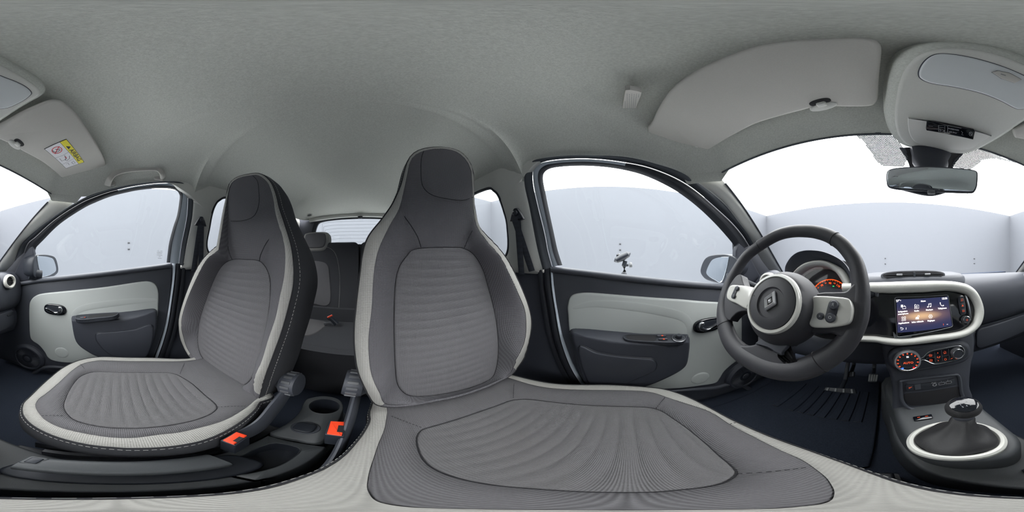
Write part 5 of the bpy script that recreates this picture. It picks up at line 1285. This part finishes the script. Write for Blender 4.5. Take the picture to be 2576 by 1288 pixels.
# ---- pedals and driver's mat
def pedal(nm, lb, P, z, bars, gp='pedals'):
    t = thing(nm, lb, 'pedal', onz(*P[0], z), group=gp); pts = [onz(a, b, z) for a, b in P]; c = sum(pts, V3())/4
    f = Fr(c, (1, 0, 0), (0, .75, .66)); f.N = V3((0, -.66, .75))
    Q = [f.px(a, b, 0) for a, b in P]
    m = MB(); m.slab(f, quad(Q, 5, .18), -.012, .0, .004); m.build('pedal_pad', M_black, t)
    a, b, c2, d = Q
    for k in range(bars):
        t0 = (k+.5)/bars; p0 = [lerp(a[j], b[j], t0) for j in (0, 1)]; p1 = [lerp(d[j], c2[j], t0) for j in (0, 1)]
        m = MB(); m.sweep([f.at(lerp(p0[0], p1[0], .15), lerp(p0[1], p1[1], .15), .001), f.at(lerp(p0[0], p1[0], .85), lerp(p0[1], p1[1], .85), .001)], .0042, .003, up=f.N, n=8); m.build('tread_bar', M_grey if bars > 3 else M_dark, t)
    m = MB(); m.sweep([f.at(0, 0, -.01), f.at(0, .06, -.05), f.at(0, .16, -.02)], .009, .007, n=8); m.build('pedal_arm', M_black, t)
pedal('clutch_pedal', 'wide dark pedal with four bars lowest under the steering wheel', [(2076,973),(2152,977),(2156,992),(2070,982)], -.60, 4)
pedal('brake_pedal', 'small dark pedal in the middle of the footwell', [(2126,934),(2151,934),(2149,948),(2129,948)], -.58, 3)
pedal('accelerator_pedal', 'narrow dark upright pedal beside the centre console', [(2186,938),(2210,940),(2206,962),(2183,962)], -.60, 4)
mt_ = thing('floor_mat', 'black ribbed mat in the driver footwell', 'mat', (-.3, .45, -.775))
m = MB(); P = [(-.62,.22),(-.62,.78),(-.56,.84),(-.18,.84),(-.14,.78),(-.14,.22),(-.2,.17),(-.56,.17)]; m.slab(GZ, P, -.779, -.765, .005); m.build('mat_base', M_carpet, mt_)
tops = [(1985,975),(2015,982),(2045,985),(2075,988),(2103,990),(2130,990),(2155,990)]
bots = [(1950,1020),(1988,1031),(2013,1037),(2038,1043),(2065,1049),(2095,1054),(2125,1058),(2157,1061)]
for k, (a, b) in enumerate(bots):
    p = onz(a, b, -.762); q = V3((p.x+.0, p.y+.22, -.762)); m = MB(); m.sweep([p, q], .013, .004, n=8, sq=4); m.build('mat_rib', M_carpet, mt_)
    m = MB(); m.sweep([p+V3((-.012, -.002, .002)), p+V3((.012, -.002, .002))], .002, .002, n=6); m.build('rib_edge', M_dark2, mt_)
# ================================================================ overhead: visors, console, mirror, handle
def oplane(s, y0=.1, z0=.468, sl=-.27, tx=-.17):
    f = Fr((s*.12, y0, z0), (1, 0, s*tx), (0, 1, sl))
    if f.N.z > 0: f.N = -f.N
    return f
def visor(s, P, lb, clip, pivot):
    f = oplane(s); t = thing('sun_visor', lb, 'sun visor', f.pt(*P[0])); Q = spl(f.pts(P, 0), 5)
    m = MB(); R = []
    n = len(Q)
    for k, (ins_, h) in enumerate(((.010, -.012), (.002, -.010), (0, -.004), (.002, .001), (.0045, .0028), (.0075, .0036))): R.append([f.at(u, v, h) for u, v in inset(Q, ins_)])
    m.rings(R, cap0=True, cap1=True); m.build('visor_panel', M_visor, t, 50)
    # inner clip; its recess is a flat black oval coloured as shade
    u, v = f.px(*clip, .004)
    m = MB(); m.slab(f, stadium(u, v-.006, .021, .010, 24, 0, 2.4), -.006, .0046, .002); cl_ = m.build('clip_recess_shade', M_ink, t)
    m = MB(); m.slab(f, stadium(u, v+.010, .028, .012, 24), -.012, .0054, .003); m.build('clip_base', M_trim, t)
    m = MB(); m.slab(f, rrect(u, v+.001, .019, .014, .004), .0, .013, .004); m.build('visor_clip', M_trim, t)
    u, v = f.px(*pivot, .003); m = MB(); m.sweep([f.at(u-.02*s, v-.008, 0), f.at(u, v, 0), f.at(u+.018*s, v+.012, -.004)], .006, n=10); m.build('pivot_rod', M_trim, t)
    m = MB(); m.slab(f, stadium(u+.006*s, v+.008, .016, .011, 20), -.014, .002, .003); m.build('pivot_base', M_trim, t)
    return f, t
vf_, vt_ = visor(-1, [(1628,322),(1640,305),(1665,255),(1700,212),(1750,178),(1830,140),(1920,112),(2000,101),(2080,97),(2150,95),(2195,98),(2214,108),(2219,125),(2216,160),(2212,200),(2210,240),(2204,258),(2190,267),(2150,269),(2100,268),(2068,264),(2045,270),(2010,280),(1950,296),(1900,312),(1850,337),(1800,366),(1775,380),(1762,379),(1750,374),(1740,381),(1722,384),(1700,379),(1640,346)],
    'large grey sun visor over the driver with one clip', (2066, 261), (1752, 378))
vf2, vt2 = visor(1, [(2552,345),(2548,325),(2576,311),(2620,287),(2683,258),(2700,252.5),(2713,251),(2730,253),(2745,263),(2765,282),(2800,331),(2837,396),(2844,418),(2843,430),(2834,437),(2800,453),(2788,459),(2780,459),(2766,456),(2750,457),(2735,450),(2688,411),(2631,379),(2620,366),(2612,360),(2596,359),(2576,351),(2562,348)],
    'grey sun visor over the passenger seat with an airbag warning sticker', (2620, 361), (2764, 457))
# warning sticker
SP = vf2.pts([(2687,375),(2743,350),(2788,408),(2742,424)], .0048)
(a, b, c, d) = SP
def sp(x, y): return tuple((a[j]*(1-x)+b[j]*x)*(1-y)+(d[j]*(1-x)+c[j]*x)*y for j in (0, 1))
# x across: 0 = pictogram side, 1 = yellow side; y along the sticker
def sq(x0, y0, x1, y1): return [sp(x0, y0), sp(x1, y0), sp(x1, y1), sp(x0, y1)]
m = MB(); m.slab(vf2, sq(0, 0, 1, 1), .003, .0050); stk = m.build('warning_sticker', M_ink, vt2, None); stk['label'] = 'white and yellow airbag warning sticker'
m = MB(); m.slab(vf2, sq(.015, .012, .70, .988), .0049, .0053); m.build('sticker_field', M_stw, stk, None)
m = MB(); m.slab(vf2, sq(.715, .012, .985, .988), .0049, .0053); m.build('sticker_band', M_yel, stk, None)
dirV = V3((*sp(.5, 1), 0))-V3((*sp(.5, 0), 0)); ang = math.atan2(dirV.y, dirV.x)
u, v = sp(.85, .62)
mir = 1 if vf2.U.cross(vf2.V).dot(vf2.N) > 0 else -1
TF = Fr(vf2.at(u, v, .0054), vf2.U*dirV.normalized().x+vf2.V*dirV.normalized().y, vf2.N.cross(vf2.U*dirV.normalized().x+vf2.V*dirV.normalized().y)); TF.N = vf2.N
text('AIRBAG', TF, 0, 0, .0001, dirV.length*.56/3.75, M_ink, stk, 0, bold=.0003, sx=1)
def line(P, w, mt, nm='pictogram'):
    m = MB(); m.sweep([vf2.at(*sp(x, y), .0056) for x, y in P], w, .0002, up=vf2.N, n=4); return m.build(nm, mt, stk, None)
m = MB(); m.slab(vf2, [sp(.78, .20), sp(.78, .34), sp(.93, .27)], .005, .0056); m.build('warning_triangle', M_ink, stk, None)
cc = sp(.36, .21); m = MB(); m.lathe(vf2.at(*cc, .0054), vf2.N, [(.0175, 0), (.0175, .0004), (.0148, .0004), (.0148, 0)], n=36); m.build('prohibition_ring', M_str, stk)
line([(.16, .30), (.56, .12)], .0016, M_str, 'prohibition_bar')
line([(.20, .14), (.22, .24), (.36, .27), (.50, .24)], .0012, M_ink); line([(.34, .16), (.44, .22), (.50, .19)], .0014, M_ink)
line([(.36, .46), (.70, .42)], .0004, M_ink); line([(.02, .44), (.36, .46)], .0004, M_ink); line([(.02, .78), (.70, .72)], .0004, M_ink)
line([(.15, .52), (.14, .64), (.30, .64), (.40, .58), (.44, .48)], .0008, M_ink); line([(.42, .60), (.30, .66), (.34, .70), (.52, .66), (.60, .56)], .0009, M_ink); line([(.36, .55), (.44, .54), (.40, .62)], .0013, M_str)
line([(.20, .82), (.30, .80), (.28, .90)], .0007, M_ink); line([(.46, .84), (.58, .80), (.60, .90), (.48, .93), (.46, .84)], .0007, M_ink)
# overhead console with reading lamp
OF = Fr((0, .13, .462), (1, 0, 0), (0, 1, -.36))
if OF.N.z > 0: OF.N = -OF.N
oc = thing('overhead_console', 'grey roof console with pale reading lamp and indicator strip', 'roof console', OF.at(0, 0, 0))
OP = [(2252,270),(2256,240),(2262,212),(2274,180),(2292,155),(2319,136),(2360,124),(2400,121),(2438,123),(2507,136),(2576,162),(2613,182),(2651,205),(2673,222),(2678,234),(2670,244),(2626,269),(2576,302),(2520,340),(2473,368),(2438,384),(2404,385),(2336,378),(2285,366),(2266,350),(2256,330),(2251,300)]
Q = spl(OF.pts(OP, .010), 5)
m = MB(); m.rings([[OF.at(u, v, h) for u, v in inset(Q, k)] for k, h in ((-.022, -.035), (-.016, -.012), (-.006, .002), (0, .004))]); m.build('felt_collar', M_head, oc, 60)
m = MB(); m.slab(OF, Q, -.02, .012, .007, 5); ob = m.build('console_panel', M_trim, oc, 50)
LP = [(2311,185),(2318,165),(2335,146),(2358,136),(2390,136),(2440,144),(2500,160),(2576,190),(2614,205),(2640,218),(2654,231),(2652,240),(2632,255),(2600,270),(2576,274),(2555,273),(2520,255),(2470,235),(2400,219),(2345,210),(2318,199)]
Lq = spl(OF.pts(LP, .0135), 5)
m = MB(); m.slab(OF, Lq, .008, .0155, .004, 4); ln_ = m.build('lamp_lens', M_lens, oc, 50); ln_['label'] = 'pale translucent reading lamp cover'
m = MB(); m.sweep([OF.at(u, v, .0125) for u, v in Lq], .0012, .0008, up=OF.N, closed=True, n=6); m.build('lamp_gap', M_dark, oc)
P = OF.pts([(2495,182),(2510,178),(2540,184),(2569,200),(2552,209),(2520,198)], .017); m = MB(); m.slab(OF, quad(P, 3, .12) if len(P) == 4 else P, .013, .019, .001); lw = m.build('lamp_switch', M_visor, oc)
m = MB(); m.sweep([OF.at(u, v, .016) for u, v in P], .0008, closed=True, up=OF.N, n=5); m.build('switch_gap', M_dark, oc)
m = MB(); m.sweep([OF.pt(2518, 186, .0192), OF.pt(2530, 190, .0192)], .0012, .0003, up=OF.N, n=5); m.build('switch_mark', M_grey, oc)
P = OF.pts([(2284,300),(2292,296),(2340,304),(2420,320),(2488,338),(2489,342),(2462,360),(2440,373),(2400,375),(2345,368),(2305,357),(2288,335)], .013); Pi = spl(P, 5)
m = MB(); m.slab(OF, Pi, .008, .0175, .0022, 4); m.build('indicator_plate', M_lens2, oc, 60)
P = OF.pts([(2331,306),(2337,304),(2400,316),(2450,326),(2453,330),(2448,351),(2400,341),(2331,328),(2329,324)], .0200); m = MB(); m.slab(OF, P, .015, .0210, .001); st_ = m.build('indicator_strip', M_piano, oc)
def opx(s_, px, py, ph, fr=OF, h=.0212, a=11, mt=M_prt):
    u, v = fr.px(px, py, h); u1, v1 = fr.px(px+10*math.cos(math.radians(a)), py+10*math.sin(math.radians(a)), h); ut, vt = fr.px(px, py-ph, h)
    X = fr.U*(u1-u)+fr.V*(v1-v); X.normalize(); f = Fr(fr.at(u, v, h), X, fr.N.cross(X)); f.N = fr.N
    text(s_, f, 0, 0, 0, math.hypot(ut-u, vt-v)*1.4, mt, oc, 0, bold=.0001)
opx('PASSENGER', 2399, 325.5, 2.6); opx('AIR BAG', 2397, 333, 2.6)
def oline(P, w=.0004, h=.0212, mt=M_prt):
    m = MB(); m.sweep([OF.pt(x, y, h) for x, y in P], w, .0002, up=OF.N, n=4); m.build('strip_symbol', mt, oc, None)
oline([(2384,317),(2384,334),(2386,337)]); oline([(2384,316),(2418,323)]); oline([(2336,317),(2347,318)])
oline([(2361,315),(2361,331),(2377,334),(2377,317),(2361,315)]); oline([(2363,320),(2376,322)]); oline([(2363,326),(2367,327),(2367,330),(2363,329)], .0006); oline([(2371,327),(2375,328),(2375,331),(2371,331)], .0006)
oline([(2442+4*math.cos(t), 337+5*math.sin(t)) for t in [2*PI*k/12 for k in range(13)]]); oline([(2439,333),(2445,341)]); oline([(2418,330),(2422,334),(2419,338),(2424,340)])
# interior mirror
mc = hor(2345, 453, .40)
nv = (CAMV-mc).normalized(); 
mfU = V3((nv.y, -nv.x, 0)).normalized()
if mfU.x < 0: mfU = -mfU
MF = Fr(mc, mfU, (0, 0, 1)); nn = V3((nv.x, nv.y, 0)).normalized()+V3((.0, 0, -.04)); nn.normalize(); MF = Fr(mc, mfU, nn.cross(mfU)); MF.N = nn
if MF.V.z < 0: MF.V = -MF.V
im = thing('rear_view_mirror', 'wide interior mirror hanging at the top of the windscreen', 'mirror', mc)
MP = [(2229,452),(2229,440),(2233,430),(2243,425),(2260,422),(2300,419.5),(2345,419),(2400,422),(2440,426),(2455,430),(2460,437),(2460,452),(2458,470),(2452,482),(2442,486),(2400,485),(2345,483),(2280,479),(2245,475),(2232,468)]
Q = spl(MF.pts(MP, .0), 4)
m = MB(); R = [[MF.at(u, v, h) for u, v in inset(Q, k)] for k, h in ((.030, -.030), (.014, -.024), (.003, -.012), (0, -.002), (.001, .002), (.003, .003))]; m.rings(R, cap0=True, cap1=True); m.build('mirror_housing', M_dark, im, 50)
m = MB(); m.slab(MF, inset(Q, .0045), .001, .0036, .0006); m.build('mirror_glass', M_mirror, im)
a_ = MF.px(2325, 478); b_ = MF.px(2348, 480)
m = MB(); m.slab(MF, spl([MF.px(2272,476,-.01), MF.px(2290,483,-.01), MF.px(2320,490,-.01), MF.px(2345,492,-.01), MF.px(2372,486,-.01), MF.px(2378,480,-.01), MF.px(2330,470,-.01)], 4), -.016, -.008, .003); m.build('mirror_chin', M_dark, im)
m = MB(); u, v = MF.px(2343, 483, .0); m.slab(MF, rrect(u, v, .020, .010, .003), -.006, .004, .003); m.build('dip_tab', M_grey, im)
# windscreen mount of the mirror
tp = ony(2342, 382, .425)
m = MB(); m.rings([[hor(2342+dx_*k, yy, r) for dx_ in (-1, -.6, 0, .6, 1, .6, 0, -.6)] for k, yy, r in ((60, 372, .46),)] , cap0=True) if 0 else None
m = MB(); Pm = [ony(2342, 378, .44), ony(2340, 396, .43), ony(2341, 412, .42), MF.at(0, .0, -.02)]; m.sweep([Pm[0], Pm[1], Pm[2], Pm[3]], [.062, .052, .050, .02], [.02, .02, .02, .015], up=(0, 1, .3), n=20, sq=2.8); m.build('mirror_mount', M_dark2, im)
m = MB(); Pm = [(2262,372),(2278,395),(2286,412),(2290,426),(2395,430),(2400,415),(2412,400),(2425,385),(2380,375),(2320,370)]
f = Fr((0, .455, .34), (1, 0, 0), (0, -.55, .6)); f.N = V3((0, -.737, -.675))
m.slab(f, f.pts(Pm, 0), -.004, .0, .001); m.build('mount_shade', M_ink, im)
# dotted shade band on the glass either side of the mount
DS = []
dotm = MB()
for P, nx in (([(2130,338),(2150,340),(2170,352),(2190,380),(2205,405),(2222,417),(2270,420),(2284,400),(2280,380),(2262,358),(2240,336),(2180,333)], 1), ([(2395,420),(2400,400),(2420,385),(2470,372),(2520,395),(2555,410),(2500,398),(2470,402),(2450,420),(2440,426)], 2)):
    Q = f.pts(P, 0); us = [q[0] for q in Q]; vs = [q[1] for q in Q]
    def inside(x, y):
        c_ = False
        for i in range(len(Q)):
            (x1, y1), (x2, y2) = Q[i-1], Q[i]
            if (y1 > y) != (y2 > y) and x < (x2-x1)*(y-y1)/(y2-y1)+x1: c_ = not c_
        return c_
    st = .0044; iy = 0; y = min(vs)
    while y < max(vs):
        x = min(us)+(st/2 if iy % 2 else 0)
        while x < max(us):
            if inside(x, y):
                c0 = f.at(x, y, .003); r_ = .00243; dotm.add([c0+f.U*r_*math.cos(a)+f.V*r_*math.sin(a) for a in [PI/6+PI/3*k for k in range(6)]], [(0, 1, 2, 3, 4, 5)])
            x += st
        y += st*.866; iy += 1
o = dotm.build('sunshade_dots', M_seal, WIN, None); o['kind'] = 'stuff'
# grab handle over the passenger window
gh = thing('grab_handle', 'grey folding grab handle above the passenger window', 'handle', RUP.pt(338, 440))
for k, (P, w, h) in enumerate((([(270,466),(276,450),(288,438),(312,430),(345,426),(380,424),(398,426),(408,436),(410,447)], .012, .008),)):
    Pp = [RUP.pt(a, b, .035) for a, b in P]; Pp[0] = RUP.pt(*P[0], .012); Pp[-1] = RUP.pt(*P[-1], .012); Pp = spl(Pp, 6, False); n = len(Pp)
    m = MB(); m.sweep(Pp, [(.016 if i in (0, n-1) else .0105+.004*abs(i/(n-1)-.5)*2) for i in range(n)], .007, up=RUP.N, n=14, sq=2.6); m.build('handle_grip', M_visor, gh)
for a, b in ((276, 460), (400, 446)):
    u, v = RUP.px(a, b, .012); m = MB(); m.slab(RUP, rrect(u, v, .048, .030, .010), -.006, .014, .006); m.build('handle_foot', M_visor, gh)
# microphone grille in the roof
mg = thing('microphone_grille', 'small grey perforated rectangle in the roof lining above the driver window', 'grille', onz(1588, 257, .44))
gf = Fr(onz(1588, 257, .455), (0, 1, 0), (-1, 0, .22)); gf.N = V3((-.2, 0, -1)).normalized() if 0 else V3((-.21, 0, -.977))
Q = gf.pts([(1573,226),(1585,225),(1606,229),(1614,232),(1612,240),(1594,292),(1590,294),(1565,287),(1566,270)], .0)
m = MB(); m.slab(gf, Q, -.02, .0015, .0008); gp_ = m.build('grille_plate', M_visor, mg)
us = [q[0] for q in Q]; vs = [q[1] for q in Q]; dm = MB()
cu = sum(us)/len(us); cv = sum(vs)/len(vs)
for i in range(-6, 7):
    for j in range(-10, 11):
        uu, vv = cu+i*.0042, cv+j*.0042+(.0021 if i % 2 else 0)
        Qi = inset(Q, .003); c_ = False
        for k in range(len(Qi)):
            (x1, y1), (x2, y2) = Qi[k-1], Qi[k]
            if (y1 > vv) != (y2 > vv) and uu < (x2-x1)*(vv-y1)/(y2-y1)+x1: c_ = not c_
        if c_: c0 = gf.at(uu, vv, .0017); dm.add([c0+gf.U*.0011*math.cos(a)+gf.V*.0011*math.sin(a) for a in [PI/3*k for k in range(6)]], [(0, 1, 2, 3, 4, 5)])
dm.build('grille_hole', M_grey, mg, None, kind='stuff')
# ---- front seat belts on the pillars
def belt(s, fr, anc, top2, bots, lb):
    t = thing('seat_belt', lb, 'seat belt', fr.pt(*anc, .02), group='front seat belts')
    u, v = fr.px(*anc, .03)
    P = [(u, v+.028), (u+.012, v+.022), (u+.030, v-.012), (u+.028, v-.022), (u-.028, v-.022), (u-.030, v-.012), (u-.012, v+.022)]
    m = MB(); m.slab(fr, spl(P, 4), .018, .030, .004); m.build('anchor_plate', M_black, t)
    m = MB(); m.lathe(fr.at(u, v+.008, .028), fr.N, [(.012, 0), (.011, .007), (.007, .010), (.0001, .010)], n=24); m.build('anchor_bolt', M_black, t)
    for k, (b0, b1, h0, h1) in enumerate(bots):
        p0 = fr.at(u+b0[0], v-.016, .026+.006*k); p1 = fr.pt(*b1, h1)
        d = (p1-p0); m = MB(); w = V3((0, 1, 0)); 
        m.sweep([p0+d*(i/8) for i in range(9)], [.0150]*9, .0012, up=fr.N, n=8, sq=4); m.build('webbing', M_belt, t)
belt(-1, LUP, (1297, 541), None, [((.004, 0), (1312, 690), .03, .03), ((-.006, 0), (1338, 682), .026, .020)], 'dark seat belt on the pillar behind the driver window')
belt(1, RUP, (507, 558), None, [((-.004, 0), (505, 690), .03, .03), ((.006, 0), (487, 682), .026, .020)], 'dark seat belt on the pillar behind the passenger window')
# ---- camera clamp seen outside the driver's window
ck = thing('camera_clamp', 'black camera on a ball-head clamp standing outside the driver window', 'camera support', onx(1568, 700, -1.05))
XX = -1.05
def cp_(a, b, dx_=0): return onx(a, b, XX)+V3((dx_, 0, 0))
m = MB(); m.sweep([cp_(1568, 690)-V3((0, 0, .02)), cp_(1570, 688), cp_(1571, 682)], [.016, .016, .006], n=16); m.sweep([cp_(1569, 700)-V3((0, 0, 1.0)), cp_(1569, 690)], .012, n=10) if 0 else None; m.build('ball_joint', M_black, ck)
m = MB(); m.sweep([V3((XX, cp_(1569, 690).y, FLZ)), V3((XX, cp_(1569, 690).y, cp_(1569, 690).z))], .011, n=12); m.build('support_pole', M_black, ck)
m = MB(); m.sweep([cp_(1571, 683), cp_(1570, 668), cp_(1573, 656)], [.010, .014, .012], n=14); m.build('clamp_body', M_black, ck)
m = MB(); m.sweep([cp_(1572, 668), cp_(1581, 667)], .007, n=10); m.build('knob_stem', M_black, ck)
m = MB(); m.lathe(cp_(1583, 667), (0, 1, .1), [(.0001, -.001), (.014, 0), (.016, .008), (.014, .016), (.0001, .018)], n=20); m.build('clamp_knob', M_grey, ck)
a, b = cp_(1545, 658), cp_(1586, 636); c = (a+b)/2; d = (b-a).normalized()
m = MB(); m.sweep([a, a.lerp(b, .15), c, a.lerp(b, .85), b], [.003, .018, .022, .018, .003], [.003, .03, .035, .03, .003], up=(1, 0, 0), n=18); m.build('camera_body', M_black, ck)
m = MB(); e = cp_(1556, 643); m.lathe(e, (.1, -.5, .8), [(.014, -.006), (.013, .004), (.008, .010), (.0001, .012)], n=18); m.build('camera_lens', M_piano, ck)
